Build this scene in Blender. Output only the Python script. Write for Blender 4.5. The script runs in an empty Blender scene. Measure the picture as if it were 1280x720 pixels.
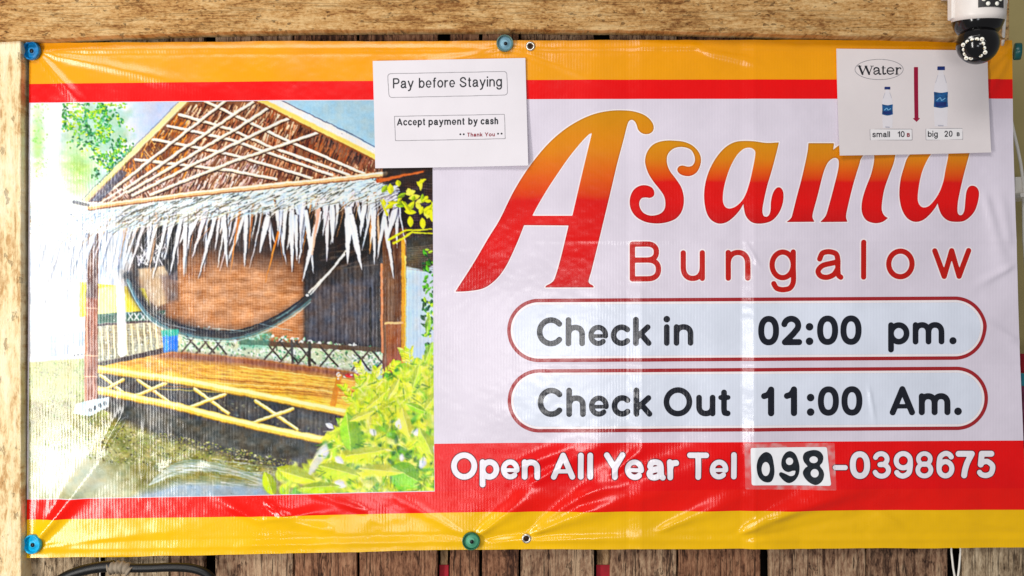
import bpy, math, random
import numpy as np

random.seed(7)
rng = np.random.default_rng(11)
C = bpy.context.scene.collection
scene = bpy.context.scene

# ------------------------------------------------------------------ camera, light, exposure
S = 0.00155            # metres per photograph pixel on the banner plane (an A4 sheet is 297 mm wide)
D = 1.90               # camera distance from the banner plane (Y = 0, wall behind it at positive Y)

cam_data = bpy.data.cameras.new('camera')
cam = bpy.data.objects.new('camera', cam_data)
C.objects.link(cam)
cam.location = (0, -D, 0)
cam.rotation_euler = (math.pi / 2, 0, 0)
cam_data.sensor_width = 36.0
cam_data.lens = 36.0 * D / (1280 * S)
cam_data.clip_start = 0.05
cam_data.clip_end = 100
scene.camera = cam

world = bpy.data.worlds.new('World')
scene.world = world
world.use_nodes = True
bg = world.node_tree.nodes['Background']
bg.inputs[0].default_value = (0.93, 0.95, 1.0, 1)
bg.inputs[1].default_value = 0.20


def area_lamp(name, loc, target, sx, sy, power, col):
    ld = bpy.data.lights.new(name, 'AREA')
    ld.shape = 'RECTANGLE'
    ld.size, ld.size_y = sx, sy
    ld.energy = power
    ld.color = col
    o = bpy.data.objects.new(name, ld)
    C.objects.link(o)
    o.location = loc
    d = np.array(target, float) - np.array(loc, float)
    from mathutils import Vector
    o.rotation_euler = Vector(d).to_track_quat('-Z', 'Y').to_euler()
    return o


# open doorway to the left of the photographer, the open porch front behind, and the yard low down
area_lamp('doorway_light', (-2.0, -2.15, -0.40), (-0.6, 0, -0.1), 0.38, 1.7, 47, (1.0, 0.97, 0.92))
area_lamp('porch_front_light', (-1.1, -3.0, 2.2), (-0.1, 0, 0), 2.4, 1.2, 61, (1.0, 0.98, 0.95))
area_lamp('yard_light', (-0.75, -3.6, -1.25), (0.1, 0, -0.3), 0.6, 0.5, 7, (0.93, 0.96, 1.0))

area_lamp('porch_opening_light', (0.16, -3.6, -0.36), (0.05, 0, -0.1), 0.75, 0.40, 13, (1.0, 0.98, 0.97))

scene.view_settings.view_transform = 'Standard'
scene.view_settings.look = 'None'
scene.view_settings.exposure = 0.13
scene.view_settings.gamma = 1.0
scene.view_settings.use_curve_mapping = False


# ------------------------------------------------------------------ helpers
def P(px, py, y=0.0):
    """world point at depth y that the photograph shows at pixel px, py (used for measuring)"""
    k = S * (D + y) / D
    return ((px - 640) * k, y, (360 - py) * k)


def lin(c):
    c = np.asarray(c, float) / 255.0
    return np.where(c <= 0.04045, c / 12.92, ((c + 0.055) / 1.055) ** 2.4)


def smooth(a, b, x):
    t = np.clip((x - a) / (b - a), 0, 1)
    return t * t * (3 - 2 * t)


def vnoise(x, y, seed=0):
    """smooth value noise, unit lattice"""
    xi = np.floor(x).astype(np.int64)
    yi = np.floor(y).astype(np.int64)
    fx, fy = x - xi, y - yi
    fx = fx * fx * (3 - 2 * fx)
    fy = fy * fy * (3 - 2 * fy)

    def h(a, b):
        n = (a * 374761393 + b * 668265263 + seed * 974634777) & 0x7fffffff
        n = ((n ^ (n >> 13)) * 1274126177) & 0x7fffffff
        return ((n ^ (n >> 16)) & 0xffff) / 65535.0
    return ((h(xi, yi) * (1 - fx) + h(xi + 1, yi) * fx) * (1 - fy)
            + (h(xi, yi + 1) * (1 - fx) + h(xi + 1, yi + 1) * fx) * fy)


def fbm(x, y, seed=0, o=4):
    v, a, t = 0, 0.5, 0
    for k in range(o):
        v = v + a * vnoise(x * 2 ** k, y * 2 ** k, seed + k)
        t += a
        a *= 0.5
    return v / t


def make_mesh(name, verts, faces, mat=None, parent=None, smooth_shade=True, origin=None, cols=None, mats=None, mat_idx=None):
    me = bpy.data.meshes.new(name)
    verts = np.asarray(verts, float)
    if origin is not None:
        verts = verts - np.asarray(origin, float)
    me.from_pydata(verts.tolist(), [], faces)
    if smooth_shade:
        me.polygons.foreach_set('use_smooth', np.ones(len(me.polygons), bool))
    o = bpy.data.objects.new(name, me)
    C.objects.link(o)
    if parent is not None:
        o.parent = parent
    for m in (mats or ([mat] if mat else [])):
        me.materials.append(m)
    if mat_idx is not None:
        me.polygons.foreach_set('material_index', np.asarray(mat_idx, np.int32))
    if cols is not None:
        a = me.color_attributes.new('Col', 'FLOAT_COLOR', 'POINT')
        c4 = np.ones((len(verts), 4), np.float32)
        c4[:, :3] = cols
        a.data.foreach_set('color', c4.ravel())
    me.update()
    return o


def empty(name, loc):
    o = bpy.data.objects.new(name, None)
    C.objects.link(o)
    o.location = loc
    o.empty_display_size = 0.05
    return o


def tag(o, label, cat, group=None):
    o['label'] = label
    o['category'] = cat
    if group:
        o['group'] = group
    return o


class MB:
    """collects vertices and faces of one mesh"""
    def __init__(s):
        s.v, s.f = [], []

    def box(s, x0, x1, y0, y1, z0, z1):
        b = len(s.v)
        s.v += [(x, y, z) for x in (x0, x1) for y in (y0, y1) for z in (z0, z1)]
        s.f += [tuple(b + i for i in q) for q in ((0, 1, 3, 2), (4, 6, 7, 5), (0, 4, 5, 1), (2, 3, 7, 6), (0, 2, 6, 4), (1, 5, 7, 3))]

    def lathe(s, prof, c, axis, n=32, closed_start=True, closed_end=True):
        """prof: list of (radius, distance along axis); revolve round axis through c"""
        ax = np.array(axis, float)
        ax /= np.linalg.norm(ax)
        u = np.cross(ax, (0, 0, 1.0)) if abs(ax[2]) < 0.9 else np.cross(ax, (1.0, 0, 0))
        u /= np.linalg.norm(u)
        w = np.cross(ax, u)
        b = len(s.v)
        for r, t in prof:
            for k in range(n):
                a = 2 * math.pi * k / n
                s.v.append(tuple(np.array(c) + ax * t + (u * math.cos(a) + w * math.sin(a)) * r))
        for i in range(len(prof) - 1):
            for k in range(n):
                k2 = (k + 1) % n
                s.f.append((b + i * n + k, b + i * n + k2, b + (i + 1) * n + k2, b + (i + 1) * n + k))
        if closed_start:
            s.f.append(tuple(b + k for k in range(n))[::-1])
        if closed_end:
            s.f.append(tuple(b + (len(prof) - 1) * n + k for k in range(n)))

    def tube(s, pts, r, n=10):
        pts = [np.array(p, float) for p in pts]
        b = len(s.v)
        rs = r if hasattr(r, '__len__') else [r] * len(pts)
        prev = None
        for i, p in enumerate(pts):
            t = pts[min(i + 1, len(pts) - 1)] - pts[max(i - 1, 0)]
            t /= np.linalg.norm(t) + 1e-12
            ref = prev if prev is not None else (np.array((0, 0, 1.0)) if abs(t[2]) < 0.9 else np.array((1.0, 0, 0)))
            u = ref - t * np.dot(ref, t)
            u /= np.linalg.norm(u) + 1e-12
            prev = u
            w = np.cross(t, u)
            for k in range(n):
                a = 2 * math.pi * k / n
                s.v.append(tuple(p + (u * math.cos(a) + w * math.sin(a)) * rs[i]))
        for i in range(len(pts) - 1):
            for k in range(n):
                k2 = (k + 1) % n
                s.f.append((b + i * n + k, b + i * n + k2, b + (i + 1) * n + k2, b + (i + 1) * n + k))
        s.f.append(tuple(b + k for k in range(n))[::-1])
        s.f.append(tuple(b + (len(pts) - 1) * n + k for k in range(n)))

    def build(s, name, mat, parent=None, smooth_shade=False, origin=None):
        return make_mesh(name, s.v, s.f, mat, parent, smooth_shade, origin)


def bevel(o, w, seg=2):
    m = o.modifiers.new('bevel', 'BEVEL')
    m.width = w
    m.segments = seg
    m.limit_method = 'ANGLE'
    return o


def catmull(pts, n=6, closed=False, corners=()):
    """smooth curve through pts; indices in corners stay sharp"""
    p = [np.array(q, float) for q in pts]
    N = len(p)
    out = []
    cs = set(corners)
    for i in range(N if closed else N - 1):
        p1, p2 = p[i], p[(i + 1) % N]
        p0 = p[i - 1] if (closed or i > 0) else p1
        p3 = p[(i + 2) % N] if (closed or i + 2 < N) else p2
        m1 = np.zeros(2) + (p2 - p0) * 0.5
        m2 = np.zeros(2) + (p3 - p1) * 0.5
        if i in cs:
            m1 = p2 - p1
        if (i + 1) % N in cs:
            m2 = p2 - p1
        L = np.linalg.norm(p2 - p1) + 1e-9
        for m in (m1, m2):
            ln = np.linalg.norm(m)
            if ln > 1.5 * L:
                m *= 1.5 * L / ln
        for k in range(n):
            t = k / n
            out.append((2 * t ** 3 - 3 * t * t + 1) * p1 + (t ** 3 - 2 * t * t + t) * m1
                       + (-2 * t ** 3 + 3 * t * t) * p2 + (t ** 3 - t * t) * m2)
    if not closed:
        out.append(p[-1])
    return np.array(out)


# ------------------------------------------------------------------ materials
def new_mat(name):
    m = bpy.data.materials.new(name)
    m.use_nodes = True
    nt = m.node_tree
    return m, nt, nt.nodes['Principled BSDF']


def N(nt, t, **kw):
    n = nt.nodes.new(t)
    for k, v in kw.items():
        setattr(n, k, v)
    return n


def vinyl(name, col=None, rough=0.21, attr=False, rib=0.065):
    """printed glossy banner vinyl with the fine vertical weave showing in its sheen"""
    m, nt, b = new_mat(name)
    L = nt.links
    geo = N(nt, 'ShaderNodeNewGeometry')
    mot = N(nt, 'ShaderNodeTexNoise')
    mot.inputs['Scale'].default_value = 9.0
    mot.inputs['Detail'].default_value = 5.0
    L.new(geo.outputs['Position'], mot.inputs['Vector'])
    ramp = N(nt, 'ShaderNodeMapRange')
    ramp.inputs['From Min'].default_value = 0.3
    ramp.inputs['From Max'].default_value = 0.7
    ramp.inputs['To Min'].default_value = 0.90
    ramp.inputs['To Max'].default_value = 1.03
    L.new(mot.outputs['Fac'], ramp.inputs['Value'])
    mul = N(nt, 'ShaderNodeVectorMath', operation='SCALE')
    if attr:
        a = N(nt, 'ShaderNodeAttribute', attribute_name='Col')
        L.new(a.outputs['Color'], mul.inputs[0])
    else:
        mul.inputs[0].default_value = tuple(lin(col))
    L.new(ramp.outputs['Result'], mul.inputs['Scale'])
    L.new(mul.outputs['Vector'], b.inputs['Base Color'])
    # scuffs change the gloss
    n2 = N(nt, 'ShaderNodeTexNoise')
    n2.inputs['Scale'].default_value = 5.0
    n2.inputs['Detail'].default_value = 6.0
    L.new(geo.outputs['Position'], n2.inputs['Vector'])
    r2 = N(nt, 'ShaderNodeMapRange')
    r2.inputs['From Min'].default_value = 0.35
    r2.inputs['From Max'].default_value = 0.68
    r2.inputs['To Min'].default_value = rough - 0.05
    r2.inputs['To Max'].default_value = rough + 0.08
    L.new(n2.outputs['Fac'], r2.inputs['Value'])
    L.new(r2.outputs['Result'], b.inputs['Roughness'])
    b.inputs['Specular IOR Level'].default_value = 0.5
    # weave: vertical threads, weaker horizontal ones
    w1 = N(nt, 'ShaderNodeTexWave', wave_type='BANDS', bands_direction='X', wave_profile='SIN')
    w1.inputs['Scale'].default_value = 2 * math.pi / 20 / 0.0058
    w1.inputs['Distortion'].default_value = 1.1
    w1.inputs['Detail'].default_value = 0.0
    L.new(geo.outputs['Position'], w1.inputs['Vector'])
    fine = N(nt, 'ShaderNodeTexNoise')
    fine.inputs['Scale'].default_value = 120.0
    fine.inputs['Detail'].default_value = 3.0
    L.new(geo.outputs['Position'], fine.inputs['Vector'])
    ad = N(nt, 'ShaderNodeMath', operation='MULTIPLY_ADD')
    ad.inputs[1].default_value = 0.6
    L.new(fine.outputs['Fac'], ad.inputs[0])
    L.new(w1.outputs['Fac'], ad.inputs[2])
    bp = N(nt, 'ShaderNodeBump')
    bp.inputs['Strength'].default_value = rib
    bp.inputs['Distance'].default_value = 0.0011
    L.new(ad.outputs['Value'], bp.inputs['Height'])
    L.new(bp.outputs['Normal'], b.inputs['Normal'])
    return m


def plain(name, col, rough=0.5, spec=0.5, metal=0.0, var=0.06, scale=60, bump=0.0):
    m, nt, b = new_mat(name)
    L = nt.links
    tc = N(nt, 'ShaderNodeTexCoord')
    n = N(nt, 'ShaderNodeTexNoise')
    n.inputs['Scale'].default_value = scale
    n.inputs['Detail'].default_value = 4
    L.new(tc.outputs['Object'], n.inputs['Vector'])
    r = N(nt, 'ShaderNodeMapRange')
    r.inputs['From Min'].default_value = 0.3
    r.inputs['From Max'].default_value = 0.7
    r.inputs['To Min'].default_value = 1 - var
    r.inputs['To Max'].default_value = 1 + var
    L.new(n.outputs['Fac'], r.inputs['Value'])
    mu = N(nt, 'ShaderNodeVectorMath', operation='SCALE')
    mu.inputs[0].default_value = tuple(lin(col))
    L.new(r.outputs['Result'], mu.inputs['Scale'])
    L.new(mu.outputs['Vector'], b.inputs['Base Color'])
    b.inputs['Roughness'].default_value = rough
    b.inputs['Specular IOR Level'].default_value = spec
    b.inputs['Metallic'].default_value = metal
    if bump:
        bp = N(nt, 'ShaderNodeBump')
        bp.inputs['Strength'].default_value = bump
        bp.inputs['Distance'].default_value = 0.001
        L.new(n.outputs['Fac'], bp.inputs['Height'])
        L.new(bp.outputs['Normal'], b.inputs['Normal'])
    return m


def wood(name, dark, mid, light, grain='X', scale=1.0, pits=0.5, rough=0.75, crack=0.0):
    """rough sawn or weathered wood: stretched grain, mottling, pits and cracks"""
    m, nt, b = new_mat(name)
    L = nt.links
    geo = N(nt, 'ShaderNodeNewGeometry')
    info = N(nt, 'ShaderNodeObjectInfo')
    off = N(nt, 'ShaderNodeVectorMath', operation='MULTIPLY_ADD')
    comb = N(nt, 'ShaderNodeCombineXYZ')
    for k in range(3):
        L.new(info.outputs['Random'], comb.inputs[k])
    off.inputs[1].default_value = (13.7, 7.1, 21.3)
    L.new(comb.outputs[0], off.inputs[0])
    L.new(geo.outputs['Position'], off.inputs[2])

    def noise(sx, sz, detail, rgh=0.6, dist=0.0):
        mp = N(nt, 'ShaderNodeMapping')
        mp.inputs['Scale'].default_value = (sx * scale, 12 * scale, sz * scale)
        L.new(off.outputs[0], mp.inputs['Vector'])
        n = N(nt, 'ShaderNodeTexNoise')
        n.inputs['Scale'].default_value = 1.0
        n.inputs['Detail'].default_value = detail
        n.inputs['Roughness'].default_value = rgh
        n.inputs['Distortion'].default_value = dist
        L.new(mp.outputs[0], n.inputs['Vector'])
        return n
    long_, short_ = (16, 70), (70, 5)
    a = noise(*(long_ if grain == 'X' else short_), 8, 0.7, 0.6)       # grain
    c = noise(*((110, 260) if grain == 'X' else (150, 55)), 5, 0.7, 0.3)      # saw fibres
    d = noise(5, 6, 4)                                                # large mottling
    e = noise(*((60, 110) if grain == 'X' else (70, 35)), 4, 0.6)        # pits
    s1 = N(nt, 'ShaderNodeMath', operation='MULTIPLY_ADD')
    s1.inputs[1].default_value = 0.8
    L.new(c.outputs['Fac'], s1.inputs[0])
    L.new(a.outputs['Fac'], s1.inputs[2])
    s2 = N(nt, 'ShaderNodeMath', operation='MULTIPLY_ADD')
    s2.inputs[1].default_value = 0.6
    L.new(d.outputs['Fac'], s2.inputs[0])
    L.new(s1.outputs[0], s2.inputs[2])
    ramp = N(nt, 'ShaderNodeValToRGB')
    L.new(s2.outputs[0], ramp.inputs['Fac'])
    mr = N(nt, 'ShaderNodeMapRange')
    mr.inputs['From Min'].default_value = 0.98
    mr.inputs['From Max'].default_value = 1.44
    L.new(s2.outputs[0], mr.inputs['Value'])
    L.new(mr.outputs[0], ramp.inputs['Fac'])
    el = ramp.color_ramp.elements
    el[0].position, el[0].color = 0.08, (*lin(dark), 1)
    el[1].position, el[1].color = 0.85, (*lin(light), 1)
    e2 = el.new(0.42)
    e2.color = (*lin(mid), 1)
    pit = N(nt, 'ShaderNodeMapRange')
    pit.inputs['From Min'].default_value = 0.625
    pit.inputs['From Max'].default_value = 0.665
    pit.inputs['To Min'].default_value = 0.0
    pit.inputs['To Max'].default_value = pits
    L.new(e.outputs['Fac'], pit.inputs['Value'])
    last = pit.outputs[0]
    if crack:
        cr = noise(*((3, 75) if grain == 'X' else (75, 3)), 3, 0.5, 0.8)
        ab = N(nt, 'ShaderNodeMath', operation='SUBTRACT')
        ab.inputs[1].default_value = 0.5
        L.new(cr.outputs['Fac'], ab.inputs[0])
        ab2 = N(nt, 'ShaderNodeMath', operation='ABSOLUTE')
        L.new(ab.outputs[0], ab2.inputs[0])
        cm = N(nt, 'ShaderNodeMapRange')
        cm.inputs['From Min'].default_value = 0.004
        cm.inputs['From Max'].default_value = 0.016
        cm.inputs['To Min'].default_value = crack
        cm.inputs['To Max'].default_value = 0.0
        L.new(ab2.outputs[0], cm.inputs['Value'])
        mx = N(nt, 'ShaderNodeMath', operation='MAXIMUM')
        L.new(last, mx.inputs[0])
        L.new(cm.outputs[0], mx.inputs[1])
        last = mx.outputs[0]
    mix = N(nt, 'ShaderNodeMixRGB')
    mix.inputs[2].default_value = (*(lin(dark) * 0.35), 1)
    L.new(last, mix.inputs[0])
    L.new(ramp.outputs[0], mix.inputs[1])
    L.new(mix.outputs[0], b.inputs['Base Color'])
    b.inputs['Roughness'].default_value = rough
    b.inputs['Specular IOR Level'].default_value = 0.3
    hs = N(nt, 'ShaderNodeMath', operation='SUBTRACT')
    L.new(s1.outputs[0], hs.inputs[0])
    L.new(last, hs.inputs[1])
    bp = N(nt, 'ShaderNodeBump')
    bp.inputs['Strength'].default_value = 0.9
    bp.inputs['Distance'].default_value = 0.005
    L.new(hs.outputs[0], bp.inputs['Height'])
    L.new(bp.outputs[0], b.inputs['Normal'])
    return m


M = {
    'white': vinyl('vinyl_white', (226, 217, 231)),
    'yellow': vinyl('vinyl_yellow', (243, 160, 0)),
    'lemon': vinyl('vinyl_lemon_yellow', (247, 192, 0)),
    'red': vinyl('vinyl_red', (238, 0, 2)),
    'band_red': vinyl('vinyl_band_red', (242, 16, 0)),
    'print': vinyl('vinyl_printed_colour', attr=True),
    'bung': vinyl('vinyl_lettering_red', (196, 22, 10)),
    'ink': vinyl('vinyl_ink', (24, 27, 38)),
    'pill': vinyl('vinyl_pale_blue', (226, 232, 247)),
    'border': vinyl('vinyl_border_red', (166, 34, 40)),
    'halo': vinyl('vinyl_bright_white', (248, 240, 243)),
    'maroon': vinyl('vinyl_maroon', (112, 0, 26)),
    'text_white': vinyl('vinyl_text_white', (244, 240, 248)),
    'sticker': plain('sticker_paper', (246, 246, 250), 0.3, var=0.02),
    'marker': plain('marker_ink', (22, 30, 38), 0.35, var=0.5, scale=160),
    'paper': plain('paper', (228, 222, 228), 0.5, 0.4, var=0.035, scale=9, bump=0.9),
    'paper_warm': plain('paper_warm', (226, 217, 218), 0.45, 0.4, var=0.035, scale=9, bump=0.9),
    'paper_ink': plain('paper_ink', (20, 22, 32), 0.5),
    'paper_line': plain('paper_line', (150, 146, 152), 0.5),
    'paper_red': plain('paper_red', (140, 40, 56), 0.5),
    'paper_white': plain('paper_box_white', (236, 232, 234), 0.5, var=0.01),
    'arrow': plain('arrow_crimson', (150, 4, 52), 0.4),
    'label_blue': plain('bottle_label_blue', (24, 84, 140), 0.4, var=0.5, scale=120),
    'label_deep': plain('bottle_label_deep_blue', (20, 44, 110), 0.4, var=0.3, scale=120),
    'label_light': plain('bottle_label_light', (120, 180, 220), 0.4),
    'bottle_white': plain('bottle_pale', (227, 222, 228), 0.4, var=0.02),
    'bottle_grey': plain('bottle_outline', (186, 184, 196), 0.4),
    'beam': wood('sawn_beam_wood', (138, 88, 40), (200, 150, 88), (230, 190, 132), 'X', 1.0, 0.6, crack=0.2),
    'post': wood('pale_post_wood', (196, 152, 98), (240, 214, 164), (248, 232, 196), 'Z', 0.8, 0.45),
    'plank': wood('weathered_plank_wood', (74, 48, 34), (146, 110, 84), (190, 158, 126), 'Z', 1.1, 0.55, crack=0.8),
    'plank_dark': wood('brown_plank_wood', (66, 38, 24), (132, 88, 62), (172, 126, 94), 'Z', 1.2, 0.5, crack=0.8),
    'plank_grey': wood('grey_plank_wood', (92, 72, 52), (170, 146, 116), (208, 186, 154), 'Z', 1.1, 0.5, crack=0.8),
    'batten': wood('pale_batten_wood', (120, 90, 60), (176, 140, 100), (206, 176, 136), 'Z', 1.2, 0.3),
    'dark': plain('dark_interior_shade', (22, 17, 14), 0.9, 0.1, var=0.3, scale=8),
    'plaster': plain('olive_plaster', (176, 160, 108), 0.85, 0.2, var=0.12, scale=5, bump=0.2),
    'cam_white': plain('camera_white_plastic', (238, 230, 224), 0.35, var=0.02),
    'cam_black': plain('camera_black_plastic', (14, 13, 14), 0.12, 0.5, var=0.1),
    'cam_grey': plain('camera_panel_grey', (46, 44, 44), 0.45, var=0.2, scale=300),
    'lens': plain('lens_glass', (34, 40, 104), 0.04, 0.8, var=0.1),
    'led': plain('led_cap', (255, 253, 240), 0.25, var=0.03),
    'led_core': plain('led_core', (176, 150, 96), 0.3),
    'cable_white': plain('white_cable', (238, 232, 222), 0.4, var=0.04),
    'black_rubber': plain('black_rubber', (10, 10, 11), 0.42, 0.35, var=0.2),
    'grey_tape': plain('grey_tape', (138, 124, 106), 0.7, var=0.2, scale=90),
    'steel': plain('eyelet_steel', (214, 208, 196), 0.28, metal=0.9, var=0.1),
    'nail': plain('nail_steel', (34, 36, 40), 0.4, metal=0.7, var=0.2),
    'cap_blue': plain('blue_cap_plastic', (0, 118, 178), 0.42, var=0.3, scale=140, bump=0.3),
    'cap_cyan': plain('cyan_cap_plastic', (0, 170, 216), 0.42, var=0.3, scale=140, bump=0.3),
    'cap_green': plain('green_cap_plastic', (14, 96, 62), 0.3, var=0.15),
    'cap_green_in': plain('green_cap_liner', (92, 168, 134), 0.35, var=0.1),
    'cap_grey': plain('grey_green_cap_plastic', (92, 122, 112), 0.3, var=0.15),
    'cap_grey_in': plain('pale_blue_cap_liner', (132, 176, 196), 0.35, var=0.1),
    'cap_teal': plain('teal_cap_plastic', (18, 92, 92), 0.3, var=0.15),
    'crimson': plain('crimson_cloth', (156, 8, 30), 0.8, var=0.2, scale=40),
    'teal_cloth': plain('teal_cloth', (40, 140, 160), 0.8, var=0.2, scale=40),
    'mixed_cloth': plain('plum_cloth', (110, 40, 70), 0.8, var=0.5, scale=60),
}


def film_mat():
    m, nt, b = new_mat('clear_tape_film')
    L = nt.links
    b.inputs['Base Color'].default_value = (0.86, 0.8, 0.8, 1)
    b.inputs['Roughness'].default_value = 0.12
    geo = N(nt, 'ShaderNodeNewGeometry')
    n = N(nt, 'ShaderNodeTexNoise')
    n.inputs['Scale'].default_value = 55
    n.inputs['Detail'].default_value = 1.0
    L.new(geo.outputs['Position'], n.inputs['Vector'])
    r = N(nt, 'ShaderNodeMapRange')
    r.inputs['From Min'].default_value = 0.45
    r.inputs['From Max'].default_value = 0.7
    r.inputs['To Min'].default_value = 0.10
    r.inputs['To Max'].default_value = 0.42
    L.new(n.outputs['Fac'], r.inputs['Value'])
    L.new(r.outputs[0], b.inputs['Alpha'])
    return m


M['film'] = film_mat()

# ------------------------------------------------------------------ the banner's surface
# pixel rows of the printed bands across the sheet
XK = [30, 180, 320, 480, 640, 960, 1285]
EDGE = {
    'top': [54, 53, 52, 51.4, 50.6, 50.2, 50],
    'y_r': [105, 103.5, 102, 101, 100, 99.4, 99],
    'r_w': [128.5, 127, 125.5, 124.6, 124, 123.6, 123.4],
    'w_b': [560, 558.5, 557, 555.6, 553.6, 552.2, 550.6],
    'b_r': [624.5, 622, 619, 615.6, 612.6, 611.4, 610.4],
    'r_y': [649.5, 647.4, 645, 642.2, 639.4, 638.2, 637.2],
    'bot': [697.5, 695.4, 692.4, 689, 686.6, 686, 684.6],
}


def edge(k, x):
    return np.interp(x, XK, EDGE[k])


def left_x(y):
    return np.interp(y, [50, 130, 400, 700], [36.5, 36.2, 35.2, 33])


def right_x(y):
    return np.interp(y, [50, 180, 300, 450, 550, 690], [1265, 1266.5, 1270.5, 1275, 1279, 1284])


CREASES = [(30, 0), (44, .020), (96, .004), (150, -.012), (182, .018), (330, .004), (352, -.02), (486, .006), (631, -.004), (640, .022),
           (748, -.020), (781, -.05), (784, .12), (801, -.06), (806, -.026), (850, 0), (890, -.018), (923, -.05), (926, .155), (943, -.09), (947, -.03), (1000, .0), (1061, .03), (1066, -.02),
           (1084, .020), (1088, .0), (1204, .010), (1210, -.024), (1226, .012), (1290, 0)]
_cx = np.array([c[0] for c in CREASES], float)
_xs = np.arange(20, 1300, 0.5)
_slope = np.array([c[1] for c in CREASES])[np.clip(np.searchsorted(_cx, _xs) - 1, 0, len(CREASES) - 1)]
_k = np.hanning(9)
_slope = np.convolve(_slope, _k / _k.sum(), 'same')
_prof = np.cumsum(_slope) * 0.5 * S
_prof = _prof - np.interp(_xs, [20, 1300], [_prof[0], _prof[-1]])

# tension folds: start x, y, angle in degrees (up from +x), length, start width, spread, height
FOLDS = [(44, 680, 51, 190, 4.0, .075, .0058), (50, 684, 8, 260, 3.0, .03, .0016), (46, 676, 72, 90, 4.0, .10, .0016),
         (592, 672, 36, 130, 3.0, .13, .0046), (600, 676, 12, 220, 3.0, .06, -.0018), (588, 674, 150, 160, 3, .07, .0014),
         (660, 668, 20, 360, 3.0, .105, .0056), (664, 664, 36, 200, 3.0, .08, .0022), (666, 676, 3, 300, 3, .02, .0014),
         (720, 622, 17, 260, 6.0, .06, .0030), (820, 664, 22, 150, 3, .09, .0032), (922, 668, 26, 220, 3.0, .11, .0046),
         (960, 650, 18, 190, 4.0, .05, .0024), (925, 676, 12, 330, 3, .03, -.0012),
         (632, 590, 20, 150, 5, .08, .0028), (660, 606, 28, 150, 4, .08, .0022), (760, 596, 40, 70, 3, .05, .0018),
         (420, 664, 168, 150, 4, .05, .0016), (330, 655, 150, 90, 4, .06, .0020), (322, 650, 8, 130, 3, .05, .0018),
         (330, 626, -35, 60, 3, .06, .0024), (460, 640, 160, 100, 3, .06, .0014),
         (44, 62, -50, 120, 3, .06, .0018), (44, 64, -12, 260, 3, .03, .0013), (634, 58, -20, 180, 3, .05, .0012), (628, 58, -165, 200, 3, .04, .0012),
         (870, 62, -12, 110, 3, .05, .0022), (880, 58, 178, 120, 3, .03, .0014), (1262, 62, -140, 100, 3, .07, .0022), (1262, 70, -120, 110, 3, .08, .0018),
         (1270, 330, 208, 70, 3, .06, .0026), (1276, 430, 150, 90, 4, .08, .0022), (1262, 310, 100, 90, 6, .02, .0018), (1230, 240, -75, 130, 5, .04, .0020),
         (130, 560, 60, 70, 3, .05, .0020), (178, 600, 88, 90, 2, .01, .0010), (200, 585, 20, 90, 4, .06, .0012), (250, 580, -6, 120, 6, .05, .0022),
         (1270, 660, 170, 130, 4, .05, .0014), (1130, 660, 150, 60, 4, .05, .0014), (1085, 480, -80, 60, 2, .02, .0014), (930, 300, -60, 50, 2, .02, .0012)]


def H(px, py):
    """how far the vinyl stands out towards the viewer, metres"""
    px = np.asarray(px, float)
    py = np.asarray(py, float)
    lowmix = 0.45 + 0.55 * smooth(180, 420, py)
    h = np.interp(px, _xs, _prof) * lowmix
    for x0, y0, a, ln, w0, sp, amp in FOLDS:
        ca, sa = math.cos(math.radians(a)), -math.sin(math.radians(a))
        dx, dy = px - x0, py - y0
        t = dx * ca + dy * sa
        d = -dx * sa + dy * ca
        w = w0 + sp * np.clip(t, 0, None)
        h = h + 1.45 * amp * np.exp(-(d / w) ** 2) * smooth(-4, 16, t) * (1 - smooth(ln * 0.45, ln, t))
    # hems along the edges and soft waviness everywhere
    hb = edge('bot', px) - py
    ht = py - edge('top', px)
    h = h + 0.0011 * np.exp(-((hb - 11) / 3.5) ** 2) - 0.0006 * np.exp(-((hb - 19) / 3) ** 2)
    h = h + 0.0009 * np.exp(-((ht - 9) / 3.2) ** 2) - 0.0005 * np.exp(-((ht - 15) / 3) ** 2)
    h = h + 0.0018 * (fbm(px / 90, py / 130, 3, 3) - 0.5) + 0.0012 * (fbm(px / 26, py / 18, 9, 3) - 0.5) * (0.35 + smooth(430, 660, py) + 0.5 * (1 - smooth(60, 110, py)))
    h = h + 0.0004 * (fbm(px / 9, py / 7, 21, 2) - 0.5)
    h = h + 0.0008 * np.exp(-((py - 301) / 3.0) ** 2) * smooth(640, 800, px) - 0.0005 * np.exp(-((py - 456) / 3.0) ** 2) * smooth(640, 700, px)
    return h


def on_banner(px, py, lift=0.0):
    px = np.asarray(px, float)
    py = np.asarray(py, float)
    return np.stack([(px - 640) * S, -H(px, py) - lift, (360 - py) * S], -1)


LAYER = 0.00028


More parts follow.
